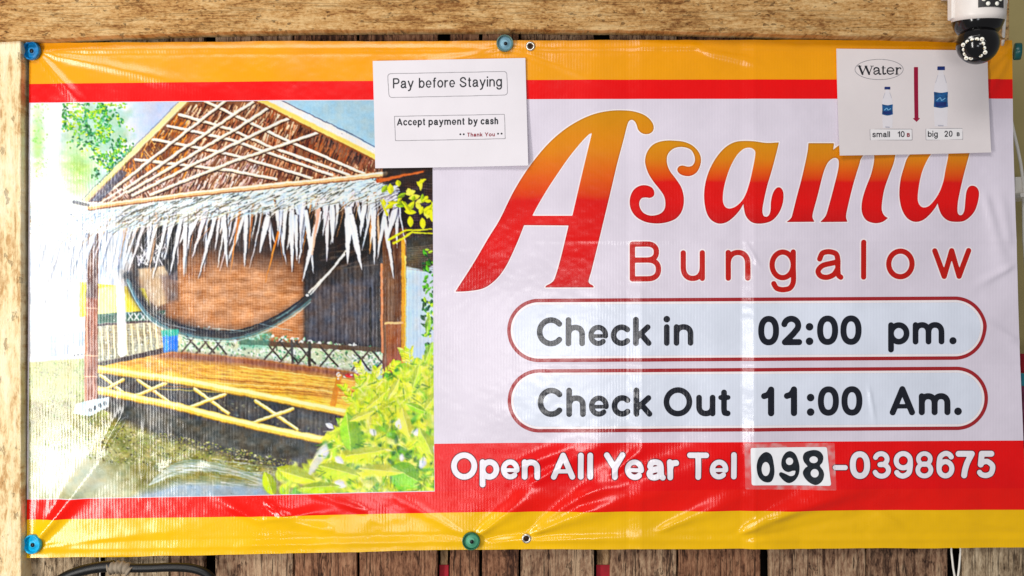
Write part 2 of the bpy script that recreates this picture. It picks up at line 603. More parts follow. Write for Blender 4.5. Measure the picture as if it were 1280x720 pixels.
# ------------------------------------------------------------------ flat print: filled shapes as meshes
def fill(f, bbox, cell):
    """marching squares: polygons covering f < 0 inside bbox; returns points (n, 2) and faces"""
    x0, y0, x1, y1 = bbox
    xs = np.arange(x0, x1 + cell, cell)
    ys = np.arange(y0, y1 + cell, cell)
    X, Y = np.meshgrid(xs, ys)
    F = f(X, Y)
    F = np.where(np.abs(F) < 1e-6, 1e-6, F)
    ins = F < 0
    vid, pts, faces = {}, [], []

    def node(i, j):
        k = (i, j)
        if k not in vid:
            vid[k] = len(pts)
            pts.append((xs[j], ys[i]))
        return vid[k]

    def cut(i, j, i2, j2):
        k = (i, j, i2, j2) if (i, j) < (i2, j2) else (i2, j2, i, j)
        if k not in vid:
            a, b = F[k[0], k[1]], F[k[2], k[3]]
            t = a / (a - b)
            vid[k] = len(pts)
            pts.append((xs[k[1]] + (xs[k[3]] - xs[k[1]]) * t, ys[k[0]] + (ys[k[2]] - ys[k[0]]) * t))
        return vid[k]
    cnt = ins[:-1, :-1].astype(int) + ins[1:, :-1] + ins[:-1, 1:] + ins[1:, 1:]
    for i, j in zip(*np.nonzero(cnt)):
        if cnt[i, j] == 4:
            faces.append((node(i, j), node(i + 1, j), node(i + 1, j + 1), node(i, j + 1)))
            continue
        cor = [(i, j), (i + 1, j), (i + 1, j + 1), (i, j + 1)]
        poly = []
        for a in range(4):
            p, q = cor[a], cor[(a + 1) % 4]
            if ins[p]:
                poly.append(node(*p))
            if ins[p] != ins[q]:
                poly.append(cut(*p, *q))
        if len(poly) > 2:
            faces.append(tuple(poly))
    return np.array(pts).reshape(-1, 2), faces


def sd_stroke(X, Y, pts, hw):
    d = np.full(X.shape, 1e9)
    pts = np.asarray(pts, float)
    if len(pts) == 1:
        return np.hypot(X - pts[0, 0], Y - pts[0, 1]) - hw
    for a, b in zip(pts[:-1], pts[1:]):
        e = b - a
        l2 = e @ e
        if l2 < 1e-9:
            continue
        t = np.clip(((X - a[0]) * e[0] + (Y - a[1]) * e[1]) / l2, 0, 1)
        d = np.minimum(d, (X - a[0] - t * e[0]) ** 2 + (Y - a[1] - t * e[1]) ** 2)
    return np.sqrt(d) - hw


def sd_poly(X, Y, pts):
    pts = np.asarray(pts, float)
    d = np.full(X.shape, 1e9)
    inside = np.zeros(X.shape, bool)
    for a, b in zip(pts, np.roll(pts, -1, 0)):
        e = b - a
        l2 = e @ e
        if l2 < 1e-12:
            continue
        t = np.clip(((X - a[0]) * e[0] + (Y - a[1]) * e[1]) / l2, 0, 1)
        d = np.minimum(d, (X - a[0] - t * e[0]) ** 2 + (Y - a[1] - t * e[1]) ** 2)
        c = (a[1] > Y) != (b[1] > Y)
        if a[1] != b[1]:
            inside ^= c & (X < (b[0] - a[0]) * (Y - a[1]) / (b[1] - a[1]) + a[0])
    d = np.sqrt(d)
    return np.where(inside, -d, d)


def merge(parts):
    pts, faces, n = [], [], 0
    for p, f in parts:
        if len(p) == 0:
            continue
        pts.append(p)
        faces += [tuple(i + n for i in q) for q in f]
        n += len(p)
    return np.concatenate(pts), faces


# ---- a rounded stroke alphabet. Glyphs give skeletons with x in any units, y in px above the baseline
def arc(cx, cy, rx, ry, a0, a1, n=20, sq=1.0):
    t = np.radians(np.linspace(a0, a1, n))
    c, s = np.cos(t), np.sin(t)
    return np.stack([cx + rx * np.sign(c) * np.abs(c) ** sq, cy + ry * np.sign(s) * np.abs(s) ** sq], -1)


def glyph(ch, Hc, Xh, De, w):
    r = w / 2
    cap = lambda t: r + t * (Hc - w)
    xh = lambda t: r + t * (Xh - w)
    cs, xx = Hc - w, Xh - w
    ln = lambda *p: np.array(p, float)
    j = np.concatenate
    sp = lambda *p: catmull(p, 7)
    de = -De + r

    def arch(a, b):
        m, rx = (a + b) / 2, (b - a) / 2
        return j([ln((a, xh(.55))), arc(m, xh(.56), rx, xx * .44, 180, 0, 16, .9), ln((b, 0 + r))])
    if ch == 'C': return [(arc(.5, cap(.5), .5, cs / 2, 42, 318, 40), 1)]
    if ch == 'O': return [(arc(.5, cap(.5), .5, cs / 2, 0, 360, 48), 1)]
    if ch == '0': return [(arc(.5, cap(.5), .5, cs / 2, 0, 360, 48, .88), 1)]
    if ch == 'o': return [(arc(.5, xh(.5), .5, xx / 2, 0, 360, 40), 1)]
    if ch == 'c': return [(arc(.5, xh(.5), .5, xx / 2, 45, 315, 30), 1)]
    if ch == 'e': return [(ln((.04, xh(.46)), (.98, xh(.46))), .66), (arc(.5, xh(.5), .5, xx / 2, -4, 312, 40), .92)]
    if ch == 'h': return [(ln((0, cap(1)), (0, r)), 1), (arch(0, 1), 1)]
    if ch == 'n': return [(ln((0, xh(1)), (0, r)), 1), (arch(0, 1), 1)]
    if ch == 'm': return [(ln((0, xh(1)), (0, r)), 1), (arch(0, .5), 1), (arch(.5, 1), 1)]
    if ch == 'u': return [(j([ln((0, xh(1))), arc(.5, xh(.44), .5, xx * .44, 180, 360, 16, .9)]), 1), (ln((1, xh(1)), (1, r)), 1)]
    if ch == 'k': return [(ln((0, cap(1)), (0, r)), 1), (ln((.92, xh(1)), (.06, xh(.36))), 1), (ln((.36, xh(.6)), (1, r)), 1)]
    if ch == 'i': return [(ln((0, xh(1)), (0, r)), 1), (ln((0, cap(1) + .06 * w)), 1.18)]
    if ch == 'l': return [(ln((0, cap(1)), (0, r)), 1)]
    if ch == '.': return [(ln((0, r * 1.25)), 1.25)]
    if ch == ':': return [(ln((0, r * 1.25)), 1.25), (ln((0, xh(1) - .1 * w)), 1.25)]
    if ch == '-': return [(ln((0, cap(.39)), (1, cap(.39))), .84)]
    if ch == '*': return [(ln((0, cap(.62))), 1.2)]
    if ch == 't': return [(ln((.45, xh(1.32)), (.45, xh(.3))), 1), (sp((.45, xh(.3)), (.55, xh(.04)), (.95, xh(.0))), 1), (ln((0, xh(1)), (1, xh(1))), .85)]
    if ch == 'f': return [(sp((1, cap(1)), (.62, cap(.98)), (.42, cap(.8)), (.42, cap(.5)), (.42, r)), 1), (ln((0, xh(1)), (.9, xh(1))), .85)]
    if ch == 'r': return [(ln((0, xh(1)), (0, r)), 1), (sp((0, xh(.55)), (.3, xh(.9)), (1, xh(.96))), 1)]
    if ch == 'p': return [(ln((0, xh(1)), (0, de)), 1), (arc(.5, xh(.5), .5, xx / 2, 0, 360, 36), 1)]
    if ch == 'b': return [(ln((0, cap(1)), (0, r)), 1), (arc(.5, xh(.5), .5, xx / 2, 0, 360, 36), 1)]
    if ch == 'g': return [(arc(.5, xh(.5), .5, xx / 2, 0, 360, 36), 1), (j([ln((1, xh(1))), sp((1, xh(.4)), (1, de + xx * .3), (.82, de + xx * .05), (.5, de), (.22, de + xx * .06), (.08, de + xx * .24))]), 1)]
    if ch == 'y': return [(ln((0, xh(1)), (.52, r)), 1), (sp((1, xh(1)), (.52, r), (.36, de + .12 * xx), (.05, de)), 1)]
    if ch == 'w': return [(ln((0, xh(1)), (.28, r), (.5, xh(1)), (.72, r), (1, xh(1))), 1)]
    if ch == 'a': return [(sp((.07, xh(.72)), (.2, xh(.95)), (.48, xh(1)), (.78, xh(.92)), (.87, xh(.68)), (.87, xh(.3)), (.9, xh(.08)), (1, xh(.0))), 1),
                          (sp((.87, xh(.6)), (.6, xh(.55)), (.2, xh(.46)), (0, xh(.25)), (.12, xh(.05)), (.38, xh(0)), (.68, xh(.1)), (.87, xh(.34))), 1)]
    if ch == 's': return [(sp((.93, xh(.78)), (.75, xh(.96)), (.45, xh(1)), (.12, xh(.88)), (.1, xh(.66)), (.5, xh(.5)), (.9, xh(.36)), (.93, xh(.14)), (.6, xh(0)), (.25, xh(.03)), (0, xh(.22))), 1)]
    if ch == 'S': return [(sp((.93, cap(.78)), (.75, cap(.96)), (.45, cap(1)), (.12, cap(.88)), (.1, cap(.66)), (.5, cap(.5)), (.93, cap(.34)), (.95, cap(.14)), (.6, cap(0)), (.25, cap(.03)), (0, cap(.24))), 1)]
    if ch == 'A': return [(ln((0, r), (.5, cap(1)), (1, r)), 1), (ln((.16, cap(.26)), (.84, cap(.26))), .74)]
    if ch == 'Y': return [(ln((0, cap(1)), (.5, cap(.42)), (1, cap(1))), 1), (ln((.5, cap(.42)), (.5, r)), 1)]
    if ch == 'T': return [(ln((0, cap(1)), (1, cap(1))), .95), (ln((.5, cap(1)), (.5, r)), 1)]
    if ch == 'P': return [(j([ln((0, r), (0, cap(1)), (.6, cap(1))), arc(.6, cap(.74), .4, cs * .26, 90, -90, 12), ln((0, cap(.48)))]), 1)]
    if ch in 'B฿': return [(j([ln((0, r), (0, cap(1)), (.55, cap(1))), arc(.55, cap(.77), .37, cs * .23, 90, -90, 14, .85), ln((0, cap(.54)))]), 1),
                           (j([ln((.55, cap(.54))), arc(.58, cap(.27), .42, cs * .27, 90, -90, 14, .85), ln((0, r))]), 1)]
    if ch == '1': return [(sp((0, cap(.73)), (.42, cap(.79)), (.72, cap(.94))), 1), (ln((.8, cap(1)), (.8, r)), 1.05), (ln((.4, cap(.8)), (.8, cap(1))), .8)]
    if ch == '2': return [(j([arc(.48, cap(.71), .46, cs * .29, 168, -30, 22), ln((.62, cap(.36)), (.22, cap(.1)), (.06, r), (1, r))]), 1)]
    if ch == '3': return [(j([arc(.47, cap(.765), .43, cs * .255, 160, -85, 18), ln((.38, cap(.515)))]), .84), (j([ln((.38, cap(.515))), arc(.5, cap(.255), .5, cs * .275, 88, -160, 20)]), .84)]
    if ch == '9': return [(arc(.5, cap(.69), .5, cs * .33, 0, 360, 36), .86), (sp((1, cap(.66)), (.99, cap(.4)), (.88, cap(.12)), (.52, cap(-.02)), (.2, cap(.03)), (.05, cap(.14))), .88)]
    if ch == '6': return [(arc(.5, cap(.31), .5, cs * .33, 0, 360, 36), .86), (sp((0, cap(.34)), (.01, cap(.6)), (.12, cap(.88)), (.48, cap(1.02)), (.8, cap(.97)), (.95, cap(.86))), .88)]
    if ch == '8': return [(arc(.5, cap(.765), .45, cs * .255, 0, 360, 30), .78), (arc(.5, cap(.26), .5, cs * .28, 0, 360, 34), .8)]
    if ch == '7': return [(ln((0, cap(1)), (1, cap(1))), 1), (sp((1, cap(1)), (.68, cap(.62)), (.5, cap(.3)), (.42, r)), 1)]
    if ch == '5': return [(ln((.9, cap(1)), (.16, cap(1)), (.08, cap(.5))), 1), (sp((.08, cap(.5)), (.3, cap(.62)), (.6, cap(.64)), (.95, cap(.48)), (1, cap(.3)), (.86, cap(.08)), (.5, cap(-.01)), (.16, cap(.03)), (0, cap(.13))), .9)]
    raise KeyError(ch)


INK = dict(zip('PaybeforStingAcpmkshTYul*102฿ C', [.62, .56, .56, .58, .58, .36, .6, .38, .64, .34, .13, .52, .56, .74, .54, .58, .86, .54, .52, .52, .62, .68, .52, .13, .24, .34, .54, .54, .46, .30, .7]))


def placed(text, x0, x1):
    """proportional layout fitted between x0 and x1"""
    g = .10
    tot = sum(INK[c] for c in text) + g * (len(text) - 1)
    k = (x1 - x0) / tot
    out, x = [], 0
    for c in text:
        if c != ' ':
            out.append((c, x0 + x * k, x0 + (x + INK[c]) * k))
        x += INK[c] + g
    return out


def skeleton(chars, base, Hc, Xh, De, w):
    """chars: (char, x0, x1); base(x): baseline pixel row. Returns per char list of (pts, half width)"""
    res = []
    for ch, a, b in chars:
        st = glyph(ch, Hc, Xh, De, w)
        xs = np.concatenate([s[0][:, 0] for s in st])
        lo, hi = xs.min(), xs.max()
        m = max(mm for _, mm in st) if ch in '.:*' else 1
        r = w / 2 * m
        out = []
        for p, mul in st:
            q = p.copy()
            q[:, 0] = (a + b) / 2 if hi - lo < 1e-6 else a + r + (p[:, 0] - lo) / (hi - lo) * (b - a - 2 * r)
            q[:, 1] = base(q[:, 0]) - p[:, 1]
            out.append((q, w / 2 * mul))
        res.append(out)
    return res


def strokes_fill(strokes, grow, cell):
    pts = np.concatenate([s[0] for s in strokes])
    pad = max(h for _, h in strokes) + grow + 2 * cell
    bb = (pts[:, 0].min() - pad, pts[:, 1].min() - pad, pts[:, 0].max() + pad, pts[:, 1].max() + pad)

    def f(X, Y):
        d = np.full(X.shape, 1e9)
        for p, h in strokes:
            d = np.minimum(d, sd_stroke(X, Y, p, h))
        return d - grow
    return fill(f, bb, cell)


# ------------------------------------------------------------------ setting: wall of planks, post, beam
def rough_board(name, mat, px0, px1, pz0, pz1, yf, th, parent, jag=0.0012, along='Z', n=60, edges=None, origin=None):
    """a board with wavy long edges; px0..px1 / pz0..pz1 are pixel extents at depth yf"""
    k = S * (D + yf) / D
    x0, x1, z0, z1 = (px0 - 640) * k, (px1 - 640) * k, (360 - pz1) * k, (360 - pz0) * k
    v, f = [], []
    sd = random.randint(0, 9999)
    for i in range(n + 1):
        t = i / n
        if along == 'Z':
            z = z0 + (z1 - z0) * t
            ja = jag * (float(fbm(np.array(z * 40), np.array(0.3), sd)) - .5) * 2
            jb = jag * (float(fbm(np.array(z * 40), np.array(5.3), sd)) - .5) * 2
            sec = [(x0 + ja, yf, z), (x1 + jb, yf, z), (x1 + jb, yf + th, z), (x0 + ja, yf + th, z)]
        else:
            x = x0 + (x1 - x0) * t
            ja = jag * (float(fbm(np.array(x * 40), np.array(0.3), sd)) - .5) * 2
            lo = edges(x / k + 640) if edges else pz1
            zz = (360 - lo) * k
            sec = [(x, yf, zz + ja), (x, yf, z1), (x, yf + th, z1), (x, yf + th, zz + ja * .4)]
        v += sec
    for i in range(n):
        for q in range(4):
            f.append((i * 4 + q, i * 4 + (q + 1) % 4, i * 4 + 4 + (q + 1) % 4, i * 4 + 4 + q))
    f.append((0, 3, 2, 1))
    f.append((n * 4, n * 4 + 1, n * 4 + 2, n * 4 + 3))
    o = make_mesh(name, v, f, mat, parent, False, origin)
    bevel(o, 0.0025, 2)
    return o


WALL_O = (0.0, 0.03, -0.75)
wall = empty('plank_wall', WALL_O)
tag(wall, 'wall of weathered vertical brown planks behind the hanging banner', 'wall')
PL = [(37, 121, 'plank_grey'), (131, 211, 'plank_grey'), (213, 255, 'plank'), (269, 366, 'plank'), (368, 446, 'plank_dark'), (449, 547, 'plank_dark'),
      (562, 599, 'plank_dark'), (603, 648, 'plank_dark'), (651, 743, 'plank'), (763, 846, 'plank'), (848, 951, 'plank_dark'), (962, 1082, 'plank'),
      (1084, 1185, 'plank'), (1204, 1260, 'plank_grey')]
for i, (a, b, m) in enumerate(PL):
    rough_board('plank', M[m], a, b, -60, 800, 0.020 + 0.004 * random.random(), 0.018, wall, 0.0016, origin=WALL_O)
rough_board('plank', M['plank_grey'], 1203, 1310, 590, 800, 0.014, 0.006, wall, 0.0012, origin=WALL_O)
bx = MB()
bx.box(-1.1, 0.955, 0.075, 0.085, -0.75, 0.72)
bx.build('gap_shade_panel', M['dark'], wall, origin=WALL_O)  # added near-black sheet, its colour stands in for shade behind the plank gaps
for a, b, c, dx in ((550, 560, 'crimson', 0), (746, 762, 'crimson', 1)):
    rough_board('batten', M['batten'], a, b, 640, 790, 0.040, 0.01, wall, 0.0005, n=8, origin=WALL_O)
    mb = MB()
    pa, pb = P(a - .6, 706, .0385), P(b + .6, 742, .0385)
    mb.box(pa[0], pb[0], 0.0375, 0.0395, pb[2], pa[2])
    mb.build('red_patch', M['crimson'], wall, False, WALL_O)

post = rough_board('timber_post', M['post'], -60, 26, -60, 800, -0.020, 0.09, None, 0.0012, n=70)
post.location = (0, 0, 0)
tag(post, 'pale timber post standing left of the banner', 'post')
strip = rough_board('edge_strip', M['batten'], 29.5, 37, 58, 420, 0.012, 0.008, None, 0.0006, n=30)
tag(strip, 'thin pinkish wood strip in the gap between pale post and banner', 'strip')


def beam_edge(px):
    return float(np.interp(px, [-20, 0, 60, 120, 250, 380, 500, 640, 800, 960, 1080, 1190, 1270], [53, 51.5, 48.5, 45.5, 40.5, 38, 37, 36.5, 38, 42.5, 45.5, 48, 49.5]))


beam = rough_board('wooden_beam', M['beam'], -50, 1262, -70, 40, -0.028, 0.038, None, 0.0020, 'X', 260, beam_edge)
tag(beam, 'rough sawn wooden beam running above the banner', 'beam')

# plaster wall farther back on the right, with what hangs on it
mb = MB()
mb.box(0.90, 2.2, 0.42, 0.46, -1.4, 1.4)
pw = mb.build('rear_wall', M['plaster'])
pw['kind'] = 'structure'
mb = MB()
pts = [P(1262 + 2, 150, .3), P(1268, 168, .3), P(1272, 185, .3), P(1276, 205, .3), P(1279, 228, .3), P(1280, 300, .3), P(1284, 360, .3)]
mb.tube(pts, 0.0035, 8)
o = mb.build('white_wire', M['cable_white'], None, True)
tag(o, 'thin white wire hanging against the olive wall', 'wire')
mb = MB()
a = P(1267, 246, .30)
b = P(1296, 232, .30)
mb.box(a[0], b[0], 0.27, 0.42, a[2] - 0.004, a[2] + 0.006)
mb.box(a[0] + 0.004, b[0], 0.30, 0.415, a[2] + 0.0065, a[2] + 0.045)
o = mb.build('wall_bracket', M['cable_white'])
bevel(o, 0.002)
tag(o, 'small white bracket fixed to the olive wall right of the banner', 'bracket')
cl = empty('hanging_cloth', P(1290, 545, .2))
tag(cl, 'crimson, teal and plum cloth hanging behind the right banner edge', 'cloth')
co = np.array(P(1290, 545, .2))
for nm, m, y0, y1 in (('red_panel', 'crimson', 442, 466), ('teal_panel', 'teal_cloth', 466.5, 482), ('plum_panel', 'mixed_cloth', 482.5, 560)):
    v, f = [], []
    for i in range(9):
        for jx in range(21):
            p = np.array(P(1268 + jx * 3, y0 + (y1 - y0) * i / 8, .2))
            p[1] += 0.008 * math.sin(jx * 1.1)
            v.append(p)
    for i in range(8):
        for jx in range(20):
            f.append((i * 21 + jx, i * 21 + jx + 1, i * 21 + jx + 22, i * 21 + jx + 21))
    ob = make_mesh(nm, v, f, M[m], cl, True, co)
    sm = ob.modifiers.new('thick', 'SOLIDIFY')
    sm.thickness = 0.003

# ------------------------------------------------------------------ banner sheet
BAN_O = np.array(P(655, 686, 0))
banner = empty('vinyl_banner', BAN_O)
tag(banner, 'glossy vinyl bungalow banner with yellow and red bands and printed photo', 'banner')

EYE = [(663, 58), (658, 673)]
NX = 640
c_mid = (543 - 34.5) / (1279 - 34.5)
cols_ = np.concatenate([np.linspace(0, c_mid, int(NX * c_mid)), np.linspace(c_mid, 1, NX - int(NX * c_mid) + 1)[1:]])
bands = [('top', 'y_r', 28, 'yellow'), ('y_r', 'r_w', 14, 'red'), ('r_w', 'w_b', 210, 'white'), ('w_b', 'b_r', 32, 'block'), ('b_r', 'r_y', 16, 'band_red'), ('r_y', 'bot', 28, 'lemon')]
rows = []      # (upper key, lower key, t)
rmat = []
for a, b, n, m in bands:
    for i in range(n):
        rows.append((a, b, i / n))
        rmat.append(m)
rows.append(('r_y', 'bot', 1.0))
GX, GY = [], []
for a, b, t in rows:
    ya = np.interp(640, XK, EDGE[a]) * (1 - t) + np.interp(640, XK, EDGE[b]) * t
    x = left_x(ya) + (right_x(ya) - left_x(ya)) * cols_
    y = edge(a, x) * (1 - t) + edge(b, x) * t
    if (a, t) == ('top', 0):
        y = y + 0.7 * (fbm(x / 40, x * 0, 5) - .5) * 2
    if (b, t) == ('bot', 1.0):
        y = y + 0.9 * (fbm(x / 50, x * 0, 6) - .5) * 2
    GX.append(x)
    GY.append(y)
GX, GY = np.array(GX), np.array(GY)
nr, nc = GX.shape
V = on_banner(GX.ravel(), GY.ravel())
idx = np.arange(nr * nc).reshape(nr, nc)
faces = np.stack([idx[:-1, :-1], idx[1:, :-1], idx[1:, 1:], idx[:-1, 1:]], -1).reshape(-1, 4)
slot = {'white': 0, 'yellow': 1, 'red': 2, 'band_red': 3, 'lemon': 4}
ccol = (cols_[:-1] + cols_[1:]) / 2
mi = np.zeros((nr - 1, nc - 1), int)
for i, m in enumerate(rmat):
    mi[i] = np.where(ccol > c_mid, 2, 0) if m == 'block' else slot[m]
fx = GX.ravel()[faces].mean(1)
fy = GY.ravel()[faces].mean(1)
keep = np.ones(len(faces), bool)
for ex, ey in EYE:
    keep &= np.hypot(fx - ex, fy - ey) > 4.0
sheet = make_mesh('sheet', V, faces[keep].tolist(), None, banner, True, BAN_O, mats=[M['white'], M['yellow'], M['red'], M['band_red'], M['lemon']], mat_idx=mi.ravel()[keep])
for ex, ey in EYE:
    p = on_banner(ex, ey)
    mb = MB()
    R = S
    mb.lathe([(3.3 * R, -0.003), (3.2 * R, 0.0012), (3.7 * R, 0.0024), (4.6 * R, 0.0028), (5.6 * R, 0.0022), (6.1 * R, 0.0006), (6.1 * R, -0.001)], p, (0, -1, 0), 40, False, False)
    mb.build('eyelet', M['steel'], banner, True, BAN_O)


def print_shape(name, parts, mat, layer, cols=None, parent=banner, surf=on_banner, origin=BAN_O, step=LAYER):
    pts, faces = merge(parts)
    c = cols(pts) if cols else None
    return make_mesh(name, surf(pts[:, 0], pts[:, 1], layer * step), faces, mat, parent, True, origin, c)


# ---- pill panels with their red borders
def pill(x0, x1, yl, yr, h):
    """stadium between x0 and x1; centre line from yl to yr, half height h"""
    def f(X, Y):
        a, b = np.array((x0 + h, yl)), np.array((x1 - h, yr))
        e = b - a
        t = np.clip(((X - a[0]) * e[0] + (Y - a[1]) * e[1]) / (e @ e), 0, 1)
        d = np.hypot(X - a[0] - t * e[0], Y - a[1] - t * e[1])
        ang = 0
        return d - h
    return f, (x0 - 4, min(yl, yr) - h - 4, x1 + 4, max(yl, yr) + h + 4)


for x0, x1, yl, yr in ((634, 1233, 413.0, 410.2), (634.5, 1235, 501, 498)):
    f, bb = pill(x0, x1, yl, yr, 39.6)
    print_shape('panel_border', [fill(lambda X, Y: np.maximum(f(X, Y), -(f(X, Y) + 4.4)), bb, 1.5)], M['border'], 1)
    print_shape('panel_rim', [fill(lambda X, Y: np.maximum(f(X, Y) + 4.5, -(f(X, Y) + 7.4)), bb, 1.5)], M['halo'], 1)
    print_shape('panel_fill', [fill(lambda X, Y: f(X, Y) + 7.5, bb, 2.0)], M['pill'], 1)

# ---- rounded lettering on the panels and the red block
def text_line(name, chars, base, Hc, Xh, De, w, mat, layer, cell=0.8, out=None, outmat=None, **kw):
    sk = skeleton(chars, base, Hc, Xh, De, w)
    if out:
        print_shape(name + '_outline', [strokes_fill(s, out, cell) for s in sk], outmat, layer, **kw)
        layer += 1
    return print_shape(name, [strokes_fill(s, 0, cell) for s in sk], mat, layer, **kw)


b1 = lambda x: 433.0 + (x - 670) * (-2.6 / 525)
b2 = lambda x: 521.2 + (x - 672) * (-2.3 / 525)
text_line('lettering', [('C', 671, 702.6), ('h', 707, 731), ('e', 735, 760.2), ('c', 763.3, 787.4), ('k', 791, 814), ('i', 829, 837.2), ('n', 841.8, 866.4)],
          b1, 36.4, 27.0, 9.5, 7.0, M['ink'], 2)
text_line('lettering', [('0', 947, 973.3), ('2', 976.2, 1002.4), (':', 1007, 1016.2), ('0', 1021, 1047.3), ('0', 1050.2, 1076.7)],
          b1, 36.8, 27.4, 9.5, 7.6, M['ink'], 2)
text_line('lettering', [('p', 1110, 1136.7), ('m', 1140.7, 1180.4), ('.', 1186.7, 1195.6)], b1, 36.4, 28, 9.8, 7.2, M['ink'], 2)
text_line('lettering', [('C', 672, 702.8), ('h', 707.8, 732), ('e', 735.8, 761), ('c', 764.4, 787.8), ('k', 791.6, 815), ('O', 829.2, 865), ('u', 870, 894), ('t', 897, 913.4)],
          b2, 36.6, 27.0, 9.5, 7.1, M['ink'], 2)
text_line('lettering', [('1', 950.6, 967), ('1', 979.3, 995.8), (':', 1008.6, 1017.2), ('0', 1022, 1048.4), ('0', 1051.6, 1077.8)],
          b2, 36.8, 27.4, 9.5, 7.6, M['ink'], 2)
text_line('lettering', [('A', 1112, 1143.8), ('m', 1148.4, 1188), ('.', 1193, 1201.9)], b2, 36.6, 27.6, 9.5, 7.6, M['ink'], 2)

b3 = lambda x: 599.6 + (x - 564) * (-1.9 / 680)
text_line('lettering', [('O', 564, 596.4), ('p', 599.7, 624), ('e', 626, 649.6), ('n', 652.3, 675)], b3, 34.0, 25.4, 9.6, 7.0, M['text_white'], 1, out=1.1, outmat=M['maroon'])
text_line('lettering', [('A', 688.6, 718.8), ('l', 722.3, 729.4), ('l', 734, 741)], b3, 34.0, 25.4, 9.6, 7.0, M['text_white'], 1, out=1.1, outmat=M['maroon'])
text_line('lettering', [('Y', 754.8, 781.4), ('e', 780.6, 804.4), ('a', 807.2, 830.8), ('r', 833, 847.8)], b3, 34.0, 25.4, 9.6, 7.0, M['text_white'], 1, out=1.1, outmat=M['maroon'])
text_line('lettering', [('T', 858, 885.3), ('e', 885.8, 909.6), ('l', 913, 920.2)], b3, 34.0, 25.4, 9.6, 7.0, M['text_white'], 1, out=1.1, outmat=M['maroon'])
text_line('lettering', [('-', 1040, 1059.6), ('0', 1061.7, 1087), ('3', 1089.8, 1114), ('9', 1116.4, 1141.4), ('8', 1143.4, 1167.2), ('6', 1170, 1193.4), ('7', 1194.6, 1218.4), ('5', 1221, 1244.5)],
          b3, 34.2, 25.4, 9.6, 7.3, M['text_white'], 1, out=1.1, outmat=M['maroon'])

b4 = lambda x: 352.0 + (x - 787) * (-3.5 / 427)
for ch in [('B', 787, 826), ('u', 850.5, 880.9), ('n', 906.8, 937.6), ('g', 961.3, 994.9), ('a', 1019, 1054), ('l', 1075.6, 1083), ('o', 1107.4, 1143.2), ('w', 1165, 1214)]:
    text_line('letter', [ch], b4, 50.0, 38.6, 15.0, 6.6, M['bung'], 1, out=1.6, outmat=M['halo'])

# ---- the big script letters: traced outlines (in enlarged-view units), holes cut out
Z1 = lambda p: [(560 + x / 4.923, 130 + y / 4.923) for x, y in p]
Z3 = lambda p, ox=780: [(ox + x / 5.54, 160 + y / 5.54) for x, y in p]
A_out = [(45, 1155), (150, 992), (250, 822), (318, 712), (400, 545), (490, 400), (600, 262), (700, 170), (800, 105), (900, 62), (1000, 42), (1090, 40), (1150, 48), (1210, 70),
         (1250, 105), (1265, 140), (1258, 170), (1230, 186), (1195, 182), (1170, 160), (1160, 130), (1148, 108), (1130, 98), (1112, 108), (1100, 140), (1080, 220), (1040, 370),
         (1000, 540), (958, 715), (915, 892), (880, 1032), (864, 1088), (872, 1106), (890, 1116), (897, 1129), (598, 1129), (605, 1117), (630, 1104), (655, 1077), (690, 962), (742, 748),
         (468, 746), (430, 842), (390, 932), (360, 992), (320, 1052), (270, 1102), (210, 1137), (120, 1152)]
A_cor = (0, 34, 35, 40, 41)
A_in = [(885, 180), (825, 430), (765, 688), (518, 688), (560, 610), (620, 510), (690, 405), (750, 320), (820, 235), (866, 188)]
s_out = [(340, 88), (410, 95), (470, 120), (515, 165), (532, 215), (525, 265), (500, 310), (460, 332), (420, 332), (385, 318), (368, 293), (378, 268), (405, 260), (440, 268), (470, 262),
         (488, 235), (488, 200), (470, 160), (440, 140), (395, 132), (350, 140), (315, 165), (297, 200), (298, 250), (318, 300), (360, 355), (395, 410), (412, 470), (412, 530), (395, 585),
         (355, 630), (290, 655), (220, 662), (150, 652), (95, 625), (58, 585), (40, 535), (42, 480), (65, 430), (105, 402), (150, 397), (190, 412), (208, 440), (205, 470), (180, 485),
         (150, 482), (120, 488), (105, 515), (108, 550), (130, 585), (170, 605), (215, 605), (255, 590), (280, 560), (285, 515), (275, 470), (245, 425), (205, 375), (170, 320), (150, 265),
         (145, 220), (160, 165), (195, 120), (240, 97), (290, 88)]
a_out = [(1072, 100), (1050, 190), (1020, 300), (990, 400), (965, 510), (956, 570), (962, 605), (980, 615), (1000, 605), (1012, 570), (1015, 510), (1030, 450), (1055, 415), (1080, 413),
         (1098, 435), (1103, 475), (1095, 530), (1070, 590), (1025, 640), (970, 660), (910, 662), (870, 645), (840, 605), (828, 550), (826, 525), (800, 570), (755, 620), (705, 655),
         (650, 662), (600, 635), (570, 585), (555, 510), (555, 430), (570, 350), (600, 270), (645, 195), (700, 135), (760, 100), (820, 90), (900, 93), (985, 104)]
a_in = [(880, 140), (905, 160), (905, 200), (890, 280), (870, 370), (845, 450), (815, 505), (770, 545), (725, 558), (695, 540), (683, 495), (690, 420), (710, 340), (740, 260), (780, 190), (820, 150), (850, 138)]
